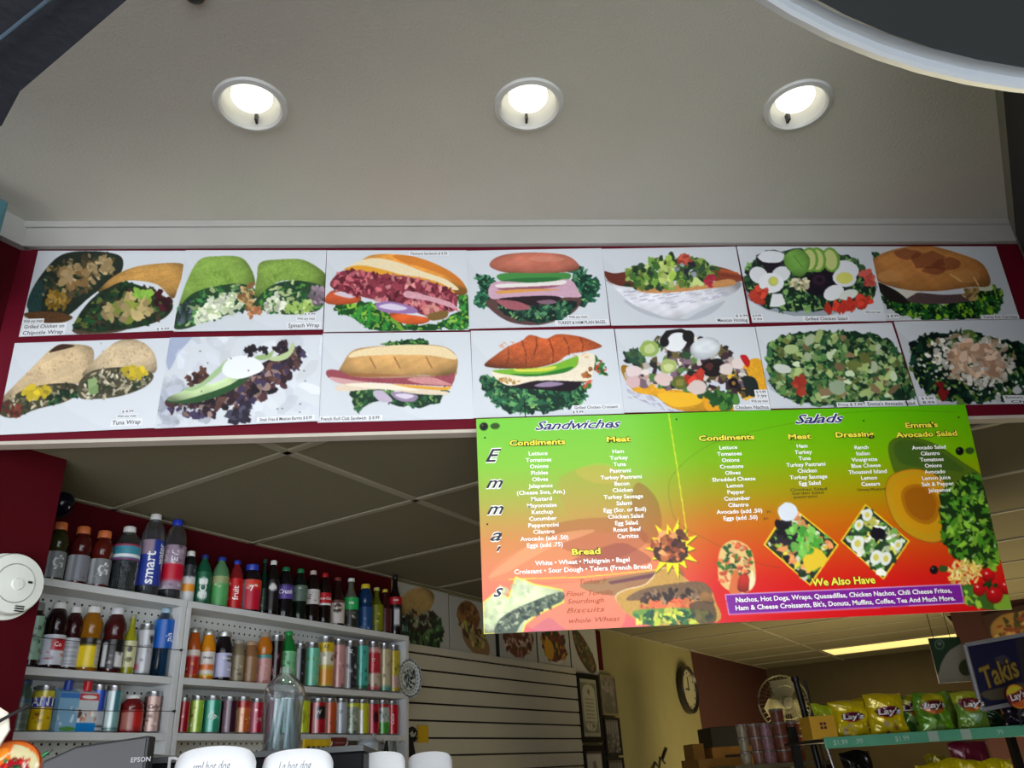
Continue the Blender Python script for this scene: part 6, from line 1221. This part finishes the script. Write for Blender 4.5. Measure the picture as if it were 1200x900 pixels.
# lower shelf
zl = zr-.32
for k, (px, lab) in enumerate(((1098,'yellow bag on the lower rack shelf, leftmost of the row'),(1124,'yellow bag on the lower rack shelf, second of the row'),(1150,'yellow bag on the lower rack shelf, third of the row'),(1178,'yellow bag on the lower rack shelf, fourth of the row'))):
    b = bag(px, 930, 30, 42, Yb, lab, YL, 'yellow', "Lay's", z=zl); b.scale = (1, 1, 1); H_ = b.children[0].dimensions.z; top = min(zr-.04, on_y(px, 889-(k % 2)*2+ (4 if k == 0 else 0), Yb)[2]); b.scale = (1.1, 1, (top-zl)/H_)
b = bag(1108, 930, 26, 40, YR+.22, 'yellow bag standing a little higher behind the lower row', YL2, 'plain', None, z=zl); b.scale = (1, 1, (min(zr-.03, on_y(1108, 882, YR+.22)[2])-zl)/b.children[0].dimensions.z)
b = bag(1150, 930, 46, 60, YR+.27, 'pink and white bag under the price rail', (130,30,60), 'plain', None, z=zl); b.scale = (1, 1, (min(zr-.03, on_y(1150, 866, YR+.27)[2])-zl)/b.children[0].dimensions.z)
b = bag(1012, 930, 36, 60, YR+.24, 'black bag with pale leaf print in the shade below the rail', (22,22,22), 'plain', None, z=zl); b.scale = (1, 1, (min(zr-.03, on_y(1012, 878, YR+.24)[2])-zl)/b.children[0].dimensions.z)
# leaning poles left of the rack
for k, (p, q, r, lab) in enumerate((((932,796),(961,902),.014,'thick black pole leaning left of the yellow bags'),((944,800),(968,902),.005,'thin dark rod beside the thick black pole'))):
    a, b = Vector(on_y(*p, YR+.47)), Vector(on_y(*q, YR+.47)); t_ = (a-b).normalized(); e = b-t_*(b.z/t_.z); t = thing('pole', lab, 'pole', tuple(e)); 
    MB().tube([(0,0,0), tuple(a-e)], r, 12).build('shaft', mat('black_metal', (18,18,20), .35, .3), t); MB().lathe([(0,.012),(r*1.3,.010),(r*1.3,-.01),(0,-.012)], 14).build('end_cap', mat('black_plastic', (12,12,13), .4), t, loc=tuple(a-e))
# fan
x, y, z = on_y(919, 824, 5.6); t = thing('pedestal_fan', 'round wire pedestal fan in the dim back room behind the stacked tubs', 'fan', (x, 5.6, 0)); R_ = (on_y(949, 824, 5.6)[0]-on_y(889, 824, 5.6)[0])/2; m = MB()
fm = mat('fan_wire', (140,140,120), .35, .5)
m.tube([(R_*math.cos(a*.2618), 0, z+R_*math.sin(a*.2618)) for a in range(24)], .006, 6, True); m.build('guard_rim', fm, t)
m = MB()
for k in range(36): a = k*math.pi/18; m.tube([(.04*math.cos(a), -.06, z+.04*math.sin(a)), (R_*.6*math.cos(a), -.05, z+R_*.6*math.sin(a)), (R_*math.cos(a), 0, z+R_*math.sin(a))], .0013, 4)
for rr in (.35, .6, .8): m.tube([(R_*rr*math.cos(a*.2618), -.055 if rr < .7 else -.03, z+R_*rr*math.sin(a*.2618)) for a in range(24)], .0013, 4, True)
m.build('guard_wires', fm, t); MB().lathe([(0,-.075),(.03,-.07),(.04,-.05),(.04,-.02)], 24, axis='y').build('hub', mat('fan_grey', (130,128,110), .4), t, loc=(0,0,z))
for k in range(3):
    a = 1.6+k*2.094; m = MB(); c_, s_ = math.cos(a), math.sin(a); P = [(.03,-.04),(R_*.5,-.09),(R_*.85,-.06),(R_*.82,.07),(R_*.4,.06),(.03,.03)]
    m.prism([(p*c_-q*s_, -.02+.03*(q/.09), z+p*s_+q*c_) for p, q in P], (0, .003, 0)); m.build('blade', mat('fan_blade', (150,146,110), .4), t)
MB().tube([(0,.06,z),(0,.07,z-.1),(0,.03,0.03)], .016).build('pole', fm, t); MB().lathe([(0,0),(.2,0),(.2,.02),(.02,.04)], 28).build('base', mat('fan_grey', (130,128,110), .4), t, loc=(0,.03,0)); MB().lathe([(0,0),(.07,0),(.06,.12),(0,.13)], 20, axis='y').build('motor', mat('fan_grey', (130,128,110), .4), t, loc=(0,.0,z))
# stacked clear tubs with reddish contents on a wooden shelf
YS = 4.3; x0, _, zs = on_y(868, 897, YS); x1 = on_y(956, 893, YS)[0]
t = thing('side_shelf', 'low pale-edged shelf carrying the stacked tubs', 'shelf', (x0-.06, YS, 0)); MB().box(0, x1-x0+.10, -.1, .3, zs-.02, zs).build('board', mat('pale_board', (110,100,70), .6), t); m = MB(); [m.box(a, a+.04, b, b+.04, 0, zs-.02) for a in (.0, x1-x0+.06) for b in (-.09, .25)]; m.build('legs', M_RK, t)
RH = (on_y(900, 860, YS)[2]-on_y(900, 876, YS)[2])
cols_ = [('far left pale column', 873, 3, (140,130,104), 14), ('left pinkish column', 887, 3, (120,84,70), 16), ('second pinkish column', 901, 3, (150,110,120), 17), ('third reddish column', 917, 3, (120,70,56), 18), ('brown wide column', 934, 3, (110,62,40), 20)]
for ci, (nm_, px, n_, col, wpx) in enumerate(cols_):
    r = (on_y(px+wpx/2, 870, YS)[0]-on_y(px-wpx/2, 870, YS)[0])/2*.93
    xx = on_y(px, 874, YS)[0]
    for k in range(n_ + (1 if ci == 3 else 0)):
        t = thing('food_tub', f'{["bottom","second","third","top"][k]} tub of the {nm_} of stacked clear tubs', 'tub', (xx, YS+(.0 if ci % 2 else .012), zs+k*RH+.0005), 0, 'stacked tubs'); 
        MB().lathe([(0,0),(r*.82,0),(r*.94,RH*.8),(0,RH*.8)], 18).build('contents', mat('tub_%d' % ci, col, .3, vary=.5, vscale=60), t)
        MB().lathe([(r*.95,RH*.80),(r,RH*.82),(r,RH*.96),(r*.9,RH*.985),(0,RH*.985)], 18).build('lid', mat('tub_lid', (140,124,116), .25), t)
# cardboard boxes
MC = mat('cardboard', (150,106,40), .8, vary=.08); 
def carton_box(px0, px1, ytop, Y, d, lab, flaps=(), slot=None, zb=EYE-.5):
    a = on_y(px0, ytop, Y); b = on_y(px1, ytop, Y); w_ = b[0]-a[0]; t = thing('cardboard_box', lab, 'box', (a[0], Y, zb), 0, 'cardboard boxes'); h = a[2]-zb
    m = MB(); m.box(0, w_, 0, .004, 0, h).box(0, w_, d-.004, d, 0, h).box(0, .004, .004, d-.004, 0, h).box(w_-.004, w_, .004, d-.004, 0, h).box(0, w_, 0, d, 0, .004); m.build('box_walls', MC, t)
    if slot: MB().box(w_*slot-.05, w_*slot+.05, -.002, 0, h-.07, h-.045).build('hand_slot', M_DARK, t)
    for f in flaps: MB().prism(f(w_, h, d), (0, .004, .002)).build('flap', MC, t)
    return t
carton_box(818, 872, 890, 4.7, .35, 'front cardboard box with hand slot in the back room', [lambda w_,h,d: [(w_,0,h),(w_+.10,-.06,h-.10),(w_+.10,.25,h-.10),(w_,.3,h)]], .55)
carton_box(834, 882, 876, 5.1, .3, 'rear cardboard box behind the slotted front box', (), .5)
carton_box(811, 824, 872, 5.08, .2, 'narrow upright cardboard box beside the cream wall', ())
t = thing('box_table', 'dark table under the cardboard boxes', 'table', (on_y(845, 890, 4.7)[0], 4.7, 0)); MB().box(-.3, .45, -.05, .95, EYE-.54, EYE-.501).build('table_top', M_RK, t); m = MB(); [m.box(a, a+.04, b, b+.04, 0, EYE-.54) for a in (-.28, .39) for b in (-.03, .89)]; m.build('legs', M_RK, t)
t = thing('crate', 'black crate in the shadow behind the cardboard boxes', 'crate', (on_y(848, 860, 5.75)[0], 5.75, 0)); H_ = on_y(848, 851, 5.7)[2]; MB().box(-.09, .14, 0, .3, 0, H_).build('crate_body', M_DARK, t, bevel=.004)
# picture on the partition wall
Kp = [on_w(1163, 0, 1)]
def wq(px, py, s_):                            # point on the plane s = s_
    v = ray(px, py); k = s_/(v[0]*SW+v[1]*CW); return tuple(np.array(v)*k+np.array([0, 0, EYE]))
pts = [(1150,722),(1232,700),(1262,752),(1166,764)]; cv = Cv(70, 50, (58,34,22), pts)
cv.S([(1160,735),(1170,722),(1190,718),(1215,715),(1240,730),(1230,755),(1190,752),(1168,754)], (150,116,60), sh=(1.1,.8)); cv.bits([(1165,735),(1190,722),(1235,730),(1225,752),(1170,752)], 60, (1.5,5), [(120,60,36),(170,130,80),(190,160,100),(60,60,30)], 1.7)
o, K0, n = sheet('food_poster', [wq(x, y, 6.735) for x, y in pts], cv, None, .005, .6); tag(o, 'dim sandwich picture on the dark partition wall behind the snack signs', 'poster')
# wires on the cream wall
s, q, z = on_w(776, 893, 2.52); t = thing('wire_ornament', 'thin black curled wire ornament low on the cream wall', 'ornament', wp(s, 2.522, z), ROTW)
MB().tube([(-.2,0,-.05),(-.12,0,.0),(-.06,0,-.04),(-.02,0,.03),(.06,0,-.01)], .006, 6).tube([(.02,0,.02),(.12,0,.09)], .010, 6).build('wire', M_DARK, t)
